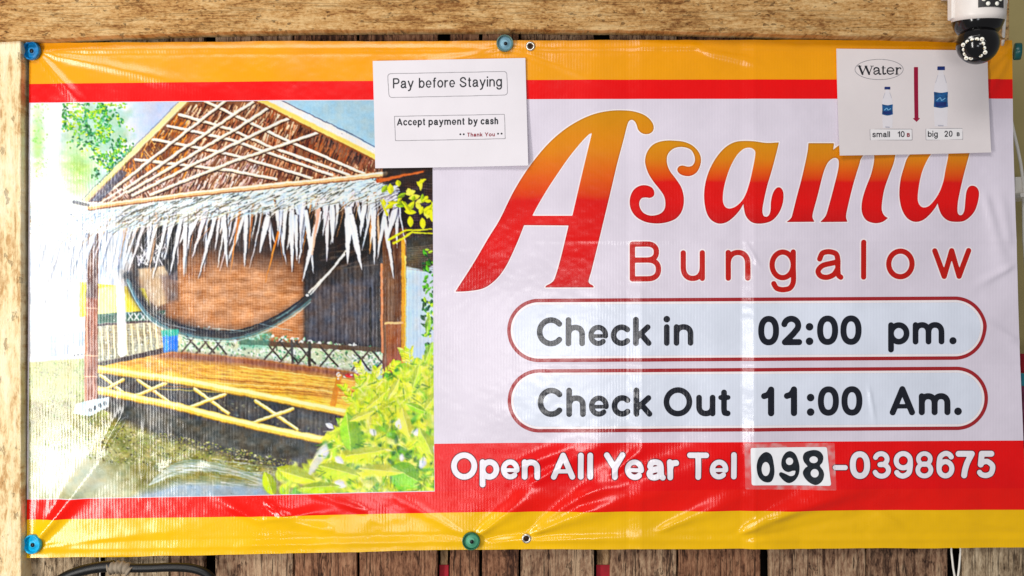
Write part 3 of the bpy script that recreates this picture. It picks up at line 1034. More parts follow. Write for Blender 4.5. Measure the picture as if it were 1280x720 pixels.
m_out = [(722, 105), (900, 105), (893, 152), (940, 117), (1000, 100), (1060, 110), (1088, 150), (1095, 168), (1146, 116), (1216, 98), (1286, 108), (1321, 150), (1321, 205), (1306, 262),
         (1276, 340), (1246, 430), (1231, 520), (1231, 575), (1251, 610), (1274, 622), (1236, 650), (1186, 660), (1131, 645), (1101, 610), (1089, 560), (1096, 490), (1121, 410), (1156, 320),
         (1176, 230), (1174, 180), (1148, 160), (1116, 172), (1085, 215), (1075, 250), (1035, 380), (1000, 520), (982, 610), (992, 650), (803, 652), (840, 610), (860, 550), (895, 420), (925, 300), (932, 245),
         (925, 215), (900, 208), (870, 225), (845, 260), (820, 330), (785, 470), (755, 580), (750, 620), (765, 650), (568, 652), (600, 625), (612, 590), (640, 480), (680, 330), (715, 170)]
m_cor = (0, 1, 2, 7, 19, 37, 38, 52, 53)
a2_out = [(970, 100), (945, 200), (910, 330), (885, 440), (870, 520), (868, 580), (880, 602), (900, 600), (915, 570), (922, 500), (930, 440), (950, 405), (980, 400), (1005, 415), (1018, 450),
          (1010, 510), (990, 570), (955, 615), (910, 645), (850, 650), (800, 640), (760, 605), (740, 560), (730, 520), (715, 550), (675, 600), (625, 640), (570, 650), (520, 625), (485, 570),
          (468, 500), (465, 430), (475, 350), (495, 280), (525, 200), (598, 132), (658, 100), (718, 90), (798, 93), (883, 104)]
a2_in = [(778, 140), (803, 160), (803, 200), (785, 290), (770, 370), (745, 440), (712, 495), (670, 540), (630, 550), (603, 530), (592, 490), (598, 420), (615, 330), (640, 260), (678, 190), (718, 150), (748, 138)]
RAMP_T = [0, .22, .36, .46, .50, .75, 1.0]
RAMP_C = np.array([lin(c) for c in ((218, 146, 8), (226, 132, 6), (230, 96, 4), (228, 62, 2), (226, 14, 4), (230, 6, 4), (206, 4, 6))])
for out, cor, inn, z, y0, y1 in ((A_out, A_cor, A_in, Z1, 138, 366), (s_out, (), None, Z3, 176, 280), (a_out, (0, 24), a_in, Z3, 176, 280),
                                  (m_out, m_cor, None, lambda p: Z3(p, 880), 176, 280), (a2_out, (0, 23), a2_in, lambda p: Z3(p, 1040), 176, 280)):
    po = catmull(z(out), 4, True, cor)
    pi = catmull(z(inn), 4, True, (0, 2, 3) if out is A_out else ()) if inn else None

    def f(X, Y, po=po, pi=pi):
        d = sd_poly(X, Y, po)
        if pi is not None:
            d = np.maximum(d, -sd_poly(X, Y, pi))
        return d
    bb = (po[:, 0].min() - 4, po[:, 1].min() - 4, po[:, 0].max() + 4, po[:, 1].max() + 4)

    def ramp(pts, y0=y0, y1=y1, po=po):
        t = (pts[:, 1] - y0) / (y1 - y0) + 0.03 * (fbm(pts[:, 0] / 30, pts[:, 1] / 12, 31) - .5)
        c = np.stack([np.interp(t, RAMP_T, RAMP_C[:, k]) for k in range(3)], -1)
        d = sd_poly(pts[:, 0], pts[:, 1], po)
        return c * (0.72 + 0.28 * smooth(-0.2, -2.2, -np.abs(d) * 0 + d))[:, None]
    print_shape('letter_outline', [fill(lambda X, Y: f(X, Y) - 1.5, bb, 1.2)], M['halo'], 1)
    print_shape('letter', [fill(f, bb, 1.0)], M['print'], 2, ramp)


# ------------------------------------------------------------------ the printed photograph on the banner, painted point by point
K = 2.0
PX0, PY0, PX1, PY1 = 34, 120, 545, 628
cw, chh = int((PX1 - PX0) * K), int((PY1 - PY0) * K)
YY, XX = np.mgrid[0:chh, 0:cw]
XX = XX / K + PX0
YY = YY / K + PY0
img = np.zeros((chh, cw, 3))


def blend(sl, mask, col):
    img[sl] = img[sl] * (1 - mask[..., None]) + np.asarray(col, float) * mask[..., None]


def win(x0, y0, x1, y1):
    a = max(0, int((x0 - PX0) * K) - 2)
    b = min(cw, int((x1 - PX0) * K) + 3)
    c = max(0, int((y0 - PY0) * K) - 2)
    d = min(chh, int((y1 - PY0) * K) + 3)
    return (slice(c, d), slice(a, b)) if b > a and d > c else None


def poly(pts, col, soft=0.6, alpha=1.0, tex=None):
    p = np.array(pts, float)
    sl = win(p[:, 0].min() - soft, p[:, 1].min() - soft, p[:, 0].max() + soft, p[:, 1].max() + soft)
    if sl is None:
        return
    X, Y = XX[sl], YY[sl]
    m = np.clip(0.5 - sd_poly(X, Y, p) / soft, 0, 1) * alpha
    c = np.asarray(col, float)
    if tex is not None:
        c = np.clip(tex(X, Y, c), 0, 255)
    blend(sl, m, c)


def line(pts, w, col, w2=None, alpha=1.0, soft=0.7):
    p = np.array(pts, float)
    w2 = w if w2 is None else w2
    wm = max(w, w2)
    sl = win(p[:, 0].min() - wm, p[:, 1].min() - wm, p[:, 0].max() + wm, p[:, 1].max() + wm)
    if sl is None:
        return
    X, Y = XX[sl], YY[sl]
    n = len(p) - 1
    m = np.zeros(X.shape)
    for i, (a, b) in enumerate(zip(p[:-1], p[1:])):
        e = b - a
        l2 = e @ e + 1e-9
        t = np.clip(((X - a[0]) * e[0] + (Y - a[1]) * e[1]) / l2, 0, 1)
        d = np.hypot(X - a[0] - t * e[0], Y - a[1] - t * e[1])
        hw = (w + (w2 - w) * (i + t) / n) / 2
        m = np.maximum(m, np.clip(0.5 + (hw - d) / soft, 0, 1))
    blend(sl, m * alpha, col)


def leaf(x, y, ln, wd, ang, col, alpha=1.0):
    ca, sa = math.cos(ang), math.sin(ang)
    sl = win(x - ln, y - ln, x + ln, y + ln)
    if sl is None:
        return
    X, Y = XX[sl] - x, YY[sl] - y
    u = (X * ca + Y * sa) / (ln / 2)
    v = (-X * sa + Y * ca) / (wd / 2)
    prof = np.clip(1 - u * u, 0, 1)
    m = np.clip((prof - np.abs(v)) * wd / 1.2, 0, 1) * alpha
    shade = 1 + 0.12 * np.sign(v) * 1.0
    blend(sl, m, np.clip(np.asarray(col, float) * shade[..., None], 0, 255))


R_ = random.Random(5)
U = R_.uniform


def jit(c, a=14):
    d = U(-a, a)
    return [min(255, max(0, v + d + U(-a / 3, a / 3))) for v in c]


def speck(x0, y0, x1, y1, n, cols, smin, smax, mask=None, alpha=.8):
    for _ in range(n):
        x, y = U(x0, x1), U(y0, y1)
        if mask and not mask(x, y):
            continue
        leaf(x, y, U(smin, smax), U(smin, smax) * .6, U(0, 3.14), jit(R_.choice(cols)), alpha)


# sky and soft background
t = ((XX - PX0) / (PX1 - PX0))[..., None]
img[:] = np.array((246, 249, 252)) * (1 - t) + np.array((170, 204, 224)) * t
blend(np.s_[:], smooth(150, 200, XX) * (1 - smooth(250, 300, XX)) * .8, (192, 202, 236))
blend(np.s_[:], smooth(330, 380, XX) * .9, (166, 203, 222))
# distant pale greens
for cx, cy, rx, ry, c, al in ((100, 205, 24, 42, (176, 224, 110), .9), (47, 180, 9, 50, (186, 232, 140), .8), (120, 170, 40, 34, (214, 232, 214), .7), (135, 225, 26, 20, (150, 214, 170), .5)):
    blend(np.s_[:], np.clip(1.3 - np.hypot((XX - cx) / rx, (YY - cy) / ry), 0, 1) * al, c)
def crown(x, y):
    d = min(math.hypot((x - 116) / 44, (y - 152) / 30), math.hypot((x - 141) / 27, (y - 196) / 34), math.hypot((x - 92) / 20, (y - 140) / 18))
    return d + 1.1 * (float(fbm(np.array(x / 13), np.array(y / 13), 19, 3)) - .5) + U(-.25, .25) < .82


blend(np.s_[:], np.clip(1.1 - np.hypot((XX - 122) / 42, (YY - 164) / 38) + 1.2 * (fbm(XX / 13, YY / 13, 19, 3) - .5), 0, .6), (140, 200, 150))
speck(78, 127, 168, 238, 1500, [(40, 132, 50), (26, 104, 56), (80, 170, 110), (110, 190, 90)], 3, 7, lambda x, y: crown(x, y) and vnoise(np.array(x / 9), np.array(y / 9), 4) > .38)
speck(78, 127, 168, 225, 1300, [(170, 216, 30), (206, 226, 50), (130, 200, 40), (90, 176, 40)], 2.5, 6, lambda x, y: crown(x, y) and vnoise(np.array(x / 8), np.array(y / 8), 8) > .45)
speck(40, 130, 60, 225, 90, [(160, 220, 110), (200, 240, 170)], 3, 6, None, .5)

# gable: thatch behind the lattice
gable = [(110, 252), (237, 124), (322, 124), (473, 198), (540, 214), (540, 235), (470, 222), (290, 238), (170, 256)]
poly(gable, (132, 84, 56), 1)
for k in range(3600):
    x, y = U(115, 480), U(124, 246)
    lim = max(124, 250 - (x - 110)) if x < 240 else (124 if x < 322 else 124 + (x - 322) * .5)
    if y < lim + 3 or y > 250 - max(0, (x - 160)) * .085:
        continue
    left = x < 235 and y < 215
    rightdark = x > 375 + (y - 150) * -.2 and y < 200
    if left:
        c = R_.choice([(232, 148, 40), (206, 118, 30), (150, 84, 28), (236, 186, 120), (110, 60, 30)])
    elif rightdark:
        c = R_.choice([(70, 36, 22), (112, 54, 26), (150, 72, 34), (50, 26, 20), (176, 96, 50)])
    elif y > 190 and x < 330:
        c = R_.choice([(230, 190, 176), (246, 220, 208), (196, 140, 122), (110, 64, 52), (70, 42, 36), (216, 170, 126), (238, 206, 186)])
    else:
        c = R_.choice([(206, 142, 100), (234, 188, 146), (160, 92, 60), (96, 48, 32), (184, 108, 70), (66, 34, 26), (240, 210, 176)])
    ang = math.radians(U(50, 74) if x < 330 else U(58, 80))
    L_ = U(6, 15)
    sx = 1 if x > 200 or R_.random() < .4 else -1
    line([(x, y), (x - sx * math.cos(ang) * L_, y + math.sin(ang) * L_)], U(.8, 2.3), jit(c, 10), .5)

# lattice of bamboo
fam1 = [[(147, 232), (215, 178), (282, 126)], [(155, 237), (290, 144), (318, 126)], [(160, 240), (290, 164), (337, 134)], [(165, 244), (290, 181), (362, 147)], [(188, 243), (290, 202), (397, 166)]]
fam2 = [[(256, 126), (300, 147), (355, 174), (455, 217)], [(224, 143), (290, 162), (337, 183), (437, 219)], [(209, 157), (290, 175), (415, 219)], [(191, 174), (290, 193), (388, 222)], [(169, 199), (290, 213), (345, 224)]]
for l in fam2 + fam1:
    sh = [(x + .8, y + 2.6) for x, y in l]
    line(sh, 2.0, (64, 34, 24), alpha=.75)
    line(l, 3.4, (244, 218, 188))
    line([(x, y - .7) for x, y in l], 1.2, (255, 246, 232))
for a, b in ((147, 232), (152, 236), (158, 239)):
    line([(a, b), (a - 30, b + 20)], 2.6, (252, 236, 210), 1.6)

# barge boards
poly([(103, 251), (109, 251), (236, 125), (226, 125)], (248, 224, 166), 1.2)
line([(102, 250), (226, 124)], .9, (128, 124, 128), alpha=.8)
line([(108, 252), (236, 127)], 1.2, (206, 160, 84), alpha=.7)
speck(150, 126, 226, 200, 10, [(60, 60, 70)], 1.2, 2, lambda x, y: abs((x - 102) * 1.016 + y - 250) < 4)
poly([(112, 252), (126, 252), (160, 215), (150, 212)], (92, 92, 108), .8, .8)
for q in range(8):
    line([(118 + q * 5, 250 - q * 5), (124 + q * 4, 236 - q * 4)], 1.1, (180, 178, 190), alpha=.7)
poly([(318, 124), (350, 124), (472, 186), (472, 200)], (232, 228, 222), 1.2)
poly([(318, 124), (330, 124), (472, 194), (472, 201)], (246, 208, 110), 2.0)
line([(348, 124), (400, 149), (440, 168), (474, 186)], 1.1, (90, 92, 118), alpha=.85)
line([(318, 126), (472, 202)], 1.8, (150, 84, 30))
speck(345, 124, 470, 186, 16, [(60, 60, 90)], 1.5, 2.6, lambda x, y: abs(y - 124 - (x - 348) * .5) < 4)

# interior behind the fringe
def weave(X, Y, c):
    n = fbm(X / 14, Y / 5, 41)[..., None] - .5
    s = np.sin(X * 2.1)[..., None] * 7 + np.sin(Y * 1.9 + np.sin(X * .3))[..., None] * 10
    return c + n * 70 + s


def stripes(X, Y, c):
    return c + (np.sin(X * 1.15)[..., None] * 10) + (fbm(X / 3, Y / 26, 43)[..., None] - .5) * 50


poly([(36, 262), (180, 262), (180, 440), (36, 452)], (214, 222, 234), 2, 1, lambda X, Y, c: c + (fbm(X / 5, Y / 22, 77)[..., None] - .5) * 120)
poly([(165, 280), (480, 250), (480, 440), (380, 436), (300, 430), (205, 420), (165, 402)], (70, 48, 38), 2, 1, weave)
poly([(200, 300), (382, 318), (382, 432), (300, 424), (205, 400)], (158, 104, 68), 14, 1, weave)
poly([(208, 345), (330, 330), (376, 372), (376, 428), (300, 418), (232, 398)], (206, 142, 94), 22, .9, weave)
poly([(380, 285), (482, 280), (482, 438), (380, 428)], (62, 56, 56), 5, 1, stripes)
poly([(384, 360), (470, 345), (470, 430), (384, 425)], (88, 84, 94), 8, .6, stripes)
for q in range(8):
    line([(382 + q * 3, 340 - q * 5), (420, 336 - q * 6), (472, 330 - q * 7)], 1.6, (34, 28, 28) if q % 2 else (104, 92, 86), alpha=.6)
line([(463, 360), (463, 438)], 3, (26, 22, 24))
poly([(168, 262), (480, 240), (480, 296), (384, 330), (300, 326), (205, 316), (168, 300)], (62, 42, 34), 26, .85)
poly([(380, 270), (480, 262), (480, 318), (430, 332), (386, 346)], (30, 25, 25), 10, .85)
for q in range(16):
    a_ = U(384, 430)
    b_ = U(292, 345)
    line([(a_, b_), (a_ + U(14, 26), b_ - U(1, 8)), (a_ + U(30, 48), b_ - U(4, 14))], U(1, 2.4), jit(R_.choice([(20, 17, 18), (78, 68, 64), (98, 86, 80)])), .5, .6, 1.8)
# clutter of dry stalks and smoke brown behind the left of the room
poly([(165, 285), (222, 275), (222, 350), (168, 345)], (46, 44, 52), 2, 1, stripes)
for _ in range(60):
    x, y = U(172, 206), U(310, 332)
    line([(x, y), (x + U(-9, 9), y - U(4, 14))], 1.2, jit((232, 230, 236)), .5)
poly([(172, 336), (206, 332), (222, 372), (196, 384), (176, 366)], (206, 176, 140), 3, .9, stripes)
poly([(200, 345), (222, 340), (224, 376), (208, 378)], (120, 92, 84), 6, .8, stripes)

poly([(545, 205), (545, 304), (480, 304), (480, 205)], (56, 42, 32), 2, 1, weave)
# left side: yellow awning, white posts, fence and neighbour house
poly([(36, 380), (108, 376), (108, 452), (36, 462)], (226, 232, 240), 2, 1, stripes)
for q in range(6):
    line([(40, 402 + q * 9), (92, 398 + q * 9)], 1.2, (176, 190, 206), alpha=.8)
poly([(60, 420), (108, 414), (108, 446), (60, 450)], (164, 178, 196), 2, .8, stripes)
line([(40, 420), (108, 412)], 3, (250, 252, 254))
line([(42, 452), (108, 440)], 3, (248, 250, 252))
poly([(100, 352), (180, 360), (190, 387), (100, 396)], (236, 222, 70), 1.5)
poly([(120, 360), (146, 356), (150, 390), (122, 394)], (246, 240, 190), 2, .8)
poly([(122, 392), (206, 388), (206, 400), (122, 404)], (70, 112, 96), 2)
speck(122, 390, 206, 402, 60, [(220, 235, 220), (40, 70, 60), (150, 190, 150)], 1.5, 3.5)
for q in range(6):
    x = 160 + q * 8
    line([(x, 391), (x + 6, 400)], 1.3, (236, 240, 236))
    line([(x + 6, 391), (x, 400)], 1.3, (236, 240, 236))
poly([(122, 404), (206, 400), (206, 436), (122, 454)], (168, 160, 132), 1.5, 1, weave)
speck(122, 404, 206, 450, 240, [(226, 214, 170), (96, 88, 70), (250, 246, 228), (200, 170, 90), (250, 250, 246)], 1.5, 4.5)
line([(121, 406), (206, 400)], 2.6, (82, 70, 74))
for q in range(11):
    x = 126 + q * 7.6
    line([(x, 408 - q * .5), (x + 3, 449 - q * 1.6)], 2.2, (250, 234, 190))
poly([(120, 454), (206, 434), (206, 442), (120, 461)], (72, 44, 42), 1)
line([(150, 340), (153, 440)], 11, (244, 248, 252), alpha=.95)
line([(96, 352), (95, 440)], 5, (240, 242, 240))
# neighbour's block base
poly([(86, 434), (107, 432), (107, 446), (86, 450)], (232, 236, 240), 1)
for q in range(4):
    leaf(93 + q * 4.6, 444 - q * .5, 4, 3.4, 1.4, (96, 104, 112))

# back lattice rail and yard seen under the wall
poly([(205, 404), (250, 420), (300, 426), (480, 436), (480, 470), (300, 456), (205, 446)], (196, 206, 176), 2)
speck(206, 406, 478, 464, 1700, [(250, 252, 240), (252, 252, 248), (150, 180, 130), (96, 112, 92), (200, 210, 180), (90, 150, 110), (236, 240, 220)], 2, 7, lambda x, y: 404 + (x - 220) * .12 < y < 446 + (x - 220) * .09)
poly([(300, 424), (480, 434), (480, 440), (300, 430)], (96, 78, 62), 1)
for x in (228, 246, 262, 330, 350, 372, 400, 440, 466):
    y = 412 + (x - 220) * .11
    line([(x, y), (x + 22, y + 26)], 2.3, (72, 66, 60))
    line([(x + 22, y), (x, y + 26)], 2.3, (86, 78, 68))
line([(387, 428), (387, 458)], 4, (70, 66, 56))
line([(365, 426), (366, 454)], 3, (88, 84, 80))
poly([(300, 412), (340, 415), (335, 436), (300, 434)], (84, 176, 148), 5, .5)

# hammock
ham = catmull([(160, 342), (172, 368), (192, 392), (225, 408), (262, 415), (300, 414), (335, 402), (366, 384), (388, 366)], 6)
line(ham + np.array((0, 0)), 22, (70, 56, 50), 10, .5, soft=10)
line(ham + np.array((0, 3)), 12, (50, 54, 60), 6, .9, soft=4)
line(ham[:26] + np.array((2, 0)), 9, (44, 44, 52), 7, .7, soft=4)
for k in range(26):
    q = int(U(2, len(ham) - 8))
    line(ham[q:q + 6] + np.array((0, U(-1, 10))), .9, jit(R_.choice([(150, 190, 186), (96, 128, 134), (30, 36, 44)])), .5, .6)
line(ham + np.array((0, 8)), 4, (96, 140, 146), 2, .7, soft=1.5)
line(ham + np.array((0, -2)), 2, (26, 34, 44), 1.4)
line(ham + np.array((0, 11)), 1.4, (190, 224, 224), 1, .7)
for k in range(3):
    line([(205 + 60 * k, 404 + 6 * (k % 2)), (245 + 60 * k, 413)], 1.0, (200, 226, 226), alpha=.5)
line([(386, 366), (420, 330), (432, 313)], 2.2, (226, 220, 206), 1.4)
leaf(384, 369, 5, 4, 0, (250, 250, 250))

# bin
poly([(202, 415), (223, 413), (222, 440), (205, 441)], (0, 124, 226), 1.2)
poly([(202, 413), (223, 411), (223, 419), (202, 421)], (54, 176, 150), 2, .9)
line([(208, 420), (208, 438)], 3, (60, 170, 246), alpha=.7, soft=2)

# ground, shade and pond
poly([(36, 452), (118, 446), (118, 500), (36, 540)], (176, 180, 116), 3)
poly([(36, 500), (140, 500), (250, 540), (400, 560), (400, 626), (36, 628)], (142, 140, 74), 4, 1, lambda X, Y, c: c + (fbm(X / 12, Y / 8, 51)[..., None] - .5) * 90)
poly([(36, 550), (110, 540), (170, 628), (36, 628)], (228, 232, 214), 46, .8)  # painted glare: bleaches the printed ground at the lower left
for _ in range(1500):
    x = U(36, 150)
    y = U(452, 560)
    if vnoise(np.array(x / 12), np.array(y / 9), 61) < .35 + max(0, 90 - x) / 300:
        continue
    leaf(x, y, U(1.5, 4.5), U(1, 2.4), U(0, 3.1), jit(R_.choice([(150, 146, 90), (96, 96, 56), (230, 226, 180), (160, 184, 60), (110, 120, 60), (120, 160, 50)])), .7)
poly([(120, 455), (300, 470), (446, 500), (440, 575), (300, 560), (122, 510)], (72, 70, 58), 2)
poly([(136, 500), (200, 512), (300, 540), (420, 565), (400, 596), (310, 578), (205, 548), (140, 522)], (70, 68, 58), 11, 1, lambda X, Y, c: c + (fbm(X / 9, Y / 5, 53)[..., None] - .5) * 60)
poly([(122, 470), (300, 500), (430, 520), (424, 560), (320, 538), (124, 500)], (74, 70, 64), 2, 1, stripes)
speck(124, 470, 420, 545, 420, [(120, 118, 90), (52, 48, 44), (150, 150, 120), (90, 96, 70)], 2, 6, lambda x, y: 470 + (x - 120) * .17 < y < 486 + (x - 120) * .22, .5)
for _ in range(4200):
    x, y = U(110, 392), U(520, 606)
    if y < 516 + (x - 110) * .21 + 10 * vnoise(np.array(x / 14), np.array(.5), 81) or y > 575 + (x - 120) * .11:
        continue
    leaf(x, y, U(1.5, 5.5), U(1, 2.6), U(-.9, .9), jit(R_.choice([(134, 144, 40), (104, 108, 44), (196, 190, 110), (60, 60, 38), (168, 150, 90), (222, 214, 170), (150, 160, 60)])), .7)
poly([(175, 616), (225, 602), (290, 602), (330, 606), (345, 626), (160, 628)], (164, 186, 212), 12, .85)
for q in range(46):
    a_ = U(0, 1)
    pts_ = catmull([(186 + 10 * a_, 606 - 12 * a_), (230, 590 - 16 * a_ + U(-1, 1)), (280, 590 - 10 * a_), (330, 604 - 8 * a_ + U(-2, 2))], 5)
    line(pts_, U(.8, 1.8), jit(R_.choice([(226, 228, 214), (176, 188, 160), (130, 140, 100), (206, 214, 200)])), .6, .45, 1.5)
for _ in range(90):
    x = U(190, 335)
    y = U(572, 606)
    line([(x, y), (x + U(10, 34), y + U(-1, 5))], 1.0, jit(R_.choice([(206, 216, 216), (146, 164, 130), (110, 124, 100), (230, 236, 236)])), .5, .6)
speck(184, 580, 345, 622, 60, [(90, 104, 96), (60, 76, 60)], 1, 2.6, None, .7)

# deck
poly([(118, 459), (215, 439), (300, 446), (440, 464), (470, 474), (470, 500), (440, 516), (335, 497), (220, 478), (118, 462)], (228, 168, 66), 1.2, 1,
     lambda X, Y, c: c + (fbm((X * .3 + Y) / 4, (Y * 1.0 - X * .17) / 1.3, 57)[..., None] - .5) * np.array((90, 90, 50)) + smooth(470, 500, Y - (X - 280) * .17)[..., None] * np.array((44, 78, -14)))
poly([(215, 438), (300, 445), (450, 465), (450, 474), (300, 456), (190, 446)], (140, 88, 74), 7, .85, stripes)
for q in range(9):
    y0 = 470 + q * 3.4
    line([(300 - q * 14, y0 - 12), (380, y0 - 2), (462, y0 + 8)], 1.2, jit(R_.choice([(250, 216, 90), (252, 232, 140), (170, 96, 24)])), .8, .7)
line([(424, 470), (416, 506)], 7, (216, 138, 30), alpha=.9)
leaf(436, 469, 10, 6, .2, (196, 30, 40))
speck(420, 462, 450, 480, 10, [(244, 240, 230)], 3, 6)
poles = [([(118, 460), (220, 474), (330, 494), (446, 518)], 8.8), ([(118, 486), (225, 508), (320, 532), (424, 553)], 8.8)]
for a, b in (((126, 468), (154, 490)), ((154, 474), (128, 488)), ((172, 474), (212, 502)), ((208, 478), (170, 494)), ((244, 486), (286, 516)), ((282, 492), (238, 508)), ((320, 500), (372, 536)), ((366, 510), (316, 528))):
    line([(a[0], a[1] + 1.4), (b[0], b[1] + 1.4)], 3.6, (150, 112, 40), 3.2)
    line([a, b], 4.0, (232, 208, 104), 3.6)
    line([(a[0], a[1] - .8), (b[0], b[1] - .8)], 1.6, (253, 244, 196), 1.4)
for p, w in poles:
    line([(x, y + 2.2) for x, y in p], w * .8, (160, 116, 34), soft=1.6)
    line(p, w, (238, 198, 78), soft=1.4)
    line([(x, y - 1.2) for x, y in p], w * .5, (254, 238, 160), soft=1.8)

# near post with its block
poly([(105, 470), (111, 268), (123, 268), (122, 504), (106, 507)], (150, 84, 54), 1, 1, lambda X, Y, c: c + (fbm(X / 1.6, Y / 30, 59)[..., None] - .5) * 90)
poly([(110, 268), (123, 268), (122, 372), (108, 372)], (84, 62, 60), 4, .7)
line([(109, 375), (107, 504)], 2.4, (206, 144, 100), alpha=.8)
for y in (385, 444, 470):
    line([(106, y), (122, y + .5)], 1.4, (220, 176, 140))
poly([(95, 504), (122, 498), (137, 496), (136, 508), (112, 520), (92, 516)], (206, 218, 222), 1)
for q in range(4):
    leaf(113 + q * 6.2, 512 - q * 2.6, 5, 7, 0, (66, 84, 92))

# right post, pale wall beyond
poly([(505, 300), (543, 300), (545, 480), (505, 480)], (198, 218, 232), 1.5, 1, lambda X, Y, c: c + np.sin(X * 1.3)[..., None] * 5)
poly([(505, 296), (543, 296), (543, 330), (530, 338), (505, 332)], (64, 58, 44), 2)
for q in range(14):
    line([(508, 310 + q * 2), (542, 306 + q * 2.6)], .9, jit((150, 130, 96)), alpha=.6)
poly([(478, 285), (508, 285), (507, 478), (478, 478)], (112, 74, 48), 1, 1, lambda X, Y, c: c + (fbm(X / 1.8, Y / 40, 63)[..., None] - .5) * 80)
poly([(482, 405), (502, 405), (500, 478), (484, 478)], (172, 100, 58), 2, .8, stripes)
line([(504, 300), (504, 478)], 5, (222, 158, 44), alpha=.95)
line([(506.5, 320), (506.5, 478)], 1.4, (250, 226, 120), alpha=.9)
line([(476.5, 330), (477.5, 440)], 3, (206, 130, 86))
line([(482, 404), (503, 403)], 3, (238, 180, 120))

# ragged thatch fringe: combed top layer, then hanging blades
ftop = lambda x: float(np.interp(x, [36, 110, 165, 280, 400, 455, 490, 545], [252, 254, 252, 238, 227, 222, 228, 232]))
fbot = lambda x: ftop(x) + float(np.interp(x, [36, 160, 300, 470, 545], [44, 34, 34, 30, 40]))
poly([(36, 250)] + [(x, ftop(x) + 1) for x in range(40, 490, 10)] + [(x, fbot(x)) for x in range(486, 36, -10)] + [(36, 296)], (214, 226, 234), 3, 1,
     lambda X, Y, c: c + (fbm((X + Y * .8) / 14, (Y - X * .5) / 3, 67)[..., None] - .5) * 90)
poly([(188, 272), (262, 264), (262, 275), (186, 280)], (214, 170, 70), 2, .8)
def blade(x, y, x2, y2, w, col, bow=0.0, alpha=1.0):
    n = 9
    lft, rgt = [], []
    dx, dy = x2 - x, y2 - y
    L_ = math.hypot(dx, dy)
    nx_, ny_ = -dy / L_, dx / L_
    for i in range(n + 1):
        t_ = i / n
        hw_ = w / 2 * min(1, .55 + 1.6 * t_) * (1 - t_) ** .75 + .15
        cx_ = x + dx * t_ + nx_ * bow * math.sin(t_ * 3.14)
        cy_ = y + dy * t_ + ny_ * bow * math.sin(t_ * 3.14)
        lft.append((cx_ + nx_ * hw_, cy_ + ny_ * hw_))
        rgt.append((cx_ - nx_ * hw_, cy_ - ny_ * hw_))
    poly(lft + rgt[::-1], col, .9, alpha)
    if w > 3:
        line([(x + nx_ * w * .2, y + ny_ * w * .2), (x + dx * .8, y + dy * .8)], w * .28, [v * .86 for v in col], .4, .5, 1.2)


xb = 36.0
while xb < 502:
    x = xb + U(-2, 2)
    xb += U(2.2, 6.5)
    y = ftop(x) + U(12, 26)
    L_ = U(30, 82)
    lean = U(-.36, .05) if x < 330 else U(-.24, .22)
    orange = x > 180 and R_.random() < .13
    c = jit(R_.choice([(232, 238, 252), (222, 228, 248), (246, 249, 255), (238, 232, 244)]) if not orange else R_.choice([(206, 150, 88), (176, 112, 62), (226, 184, 148)]), 6)
    w0 = U(3.4, 7.5) if R_.random() < .62 else U(1.6, 3)
    x2, y2 = x + lean * L_, y + L_
    bw_ = U(-2.5, 2.5)
    if x <= 165:
        blade(x + 2, y - 6, x2 + 2, y2 + 6, w0 * .8, R_.choice([(120, 136, 164), (150, 164, 186), (96, 110, 138)]), bw_, .7)
    if x > 165:
        blade(x + 1.6, y + 1, x2 + 1.6, y2 + 1, w0, (44, 34, 34), bw_, .5)
    blade(x, y, x2, y2, w0, c, bw_)
for _ in range(80):
    x = U(36, 500)
    y = ftop(x) + U(16, 34)
    L_ = U(16, 44)
    an = U(.7, 1.5)
    line([(x, y), (x - math.cos(an) * L_, y + math.sin(an) * L_)], 1.3, jit(R_.choice([(236, 238, 248), (214, 206, 206), (190, 150, 110)])), .5, .9)
for x, y, x2, y2, w in ((228, 266, 212, 344, 6), (232, 264, 230, 346, 7), (272, 262, 248, 348, 5), (280, 268, 284, 334, 7), (308, 262, 306, 334, 7), (335, 268, 325, 316, 9), (365, 262, 365, 340, 8), (370, 268, 371, 326, 6),
                        (382, 262, 392, 342, 7), (400, 264, 378, 352, 8), (415, 255, 416, 304, 9), (436, 258, 434, 330, 12), (438, 268, 452, 337, 11), (466, 244, 468, 330, 8), (480, 270, 492, 348, 7), (494, 258, 484, 300, 9), (456, 250, 450, 296, 8)):
    blade(x + 2, y, x2 + 1.5, y2, w, (40, 30, 30), 0, .55)
    blade(x, y, x2, y2, w, (236, 240, 254))
line([(300, 262), (288, 340)], 3.4, (206, 132, 60), .8)
line([(348, 290), (332, 352)], 3, (206, 126, 46), .8)
line([(398, 262), (390, 318)], 5, (226, 178, 156), 2)
line([(430, 318), (388, 368)], 2.6, (236, 234, 226), 1.2)

for _ in range(1700):
    x = U(34, 500)
    y = ftop(x) + (fbot(x) - ftop(x) - 2) * R_.random() ** 1.25
    L_ = U(6, 20)
    an = U(.15, .75)
    c = R_.choice([(248, 251, 255), (226, 238, 246), (250, 250, 244), (196, 216, 226), (236, 238, 214)] + ([(132, 128, 112), (90, 88, 80)] if x > 150 else [(196, 206, 218)]))
    line([(x, y), (x - math.cos(an) * L_, y + math.sin(an) * L_)], U(.8, 2.0), jit(c, 8), .4, .9)
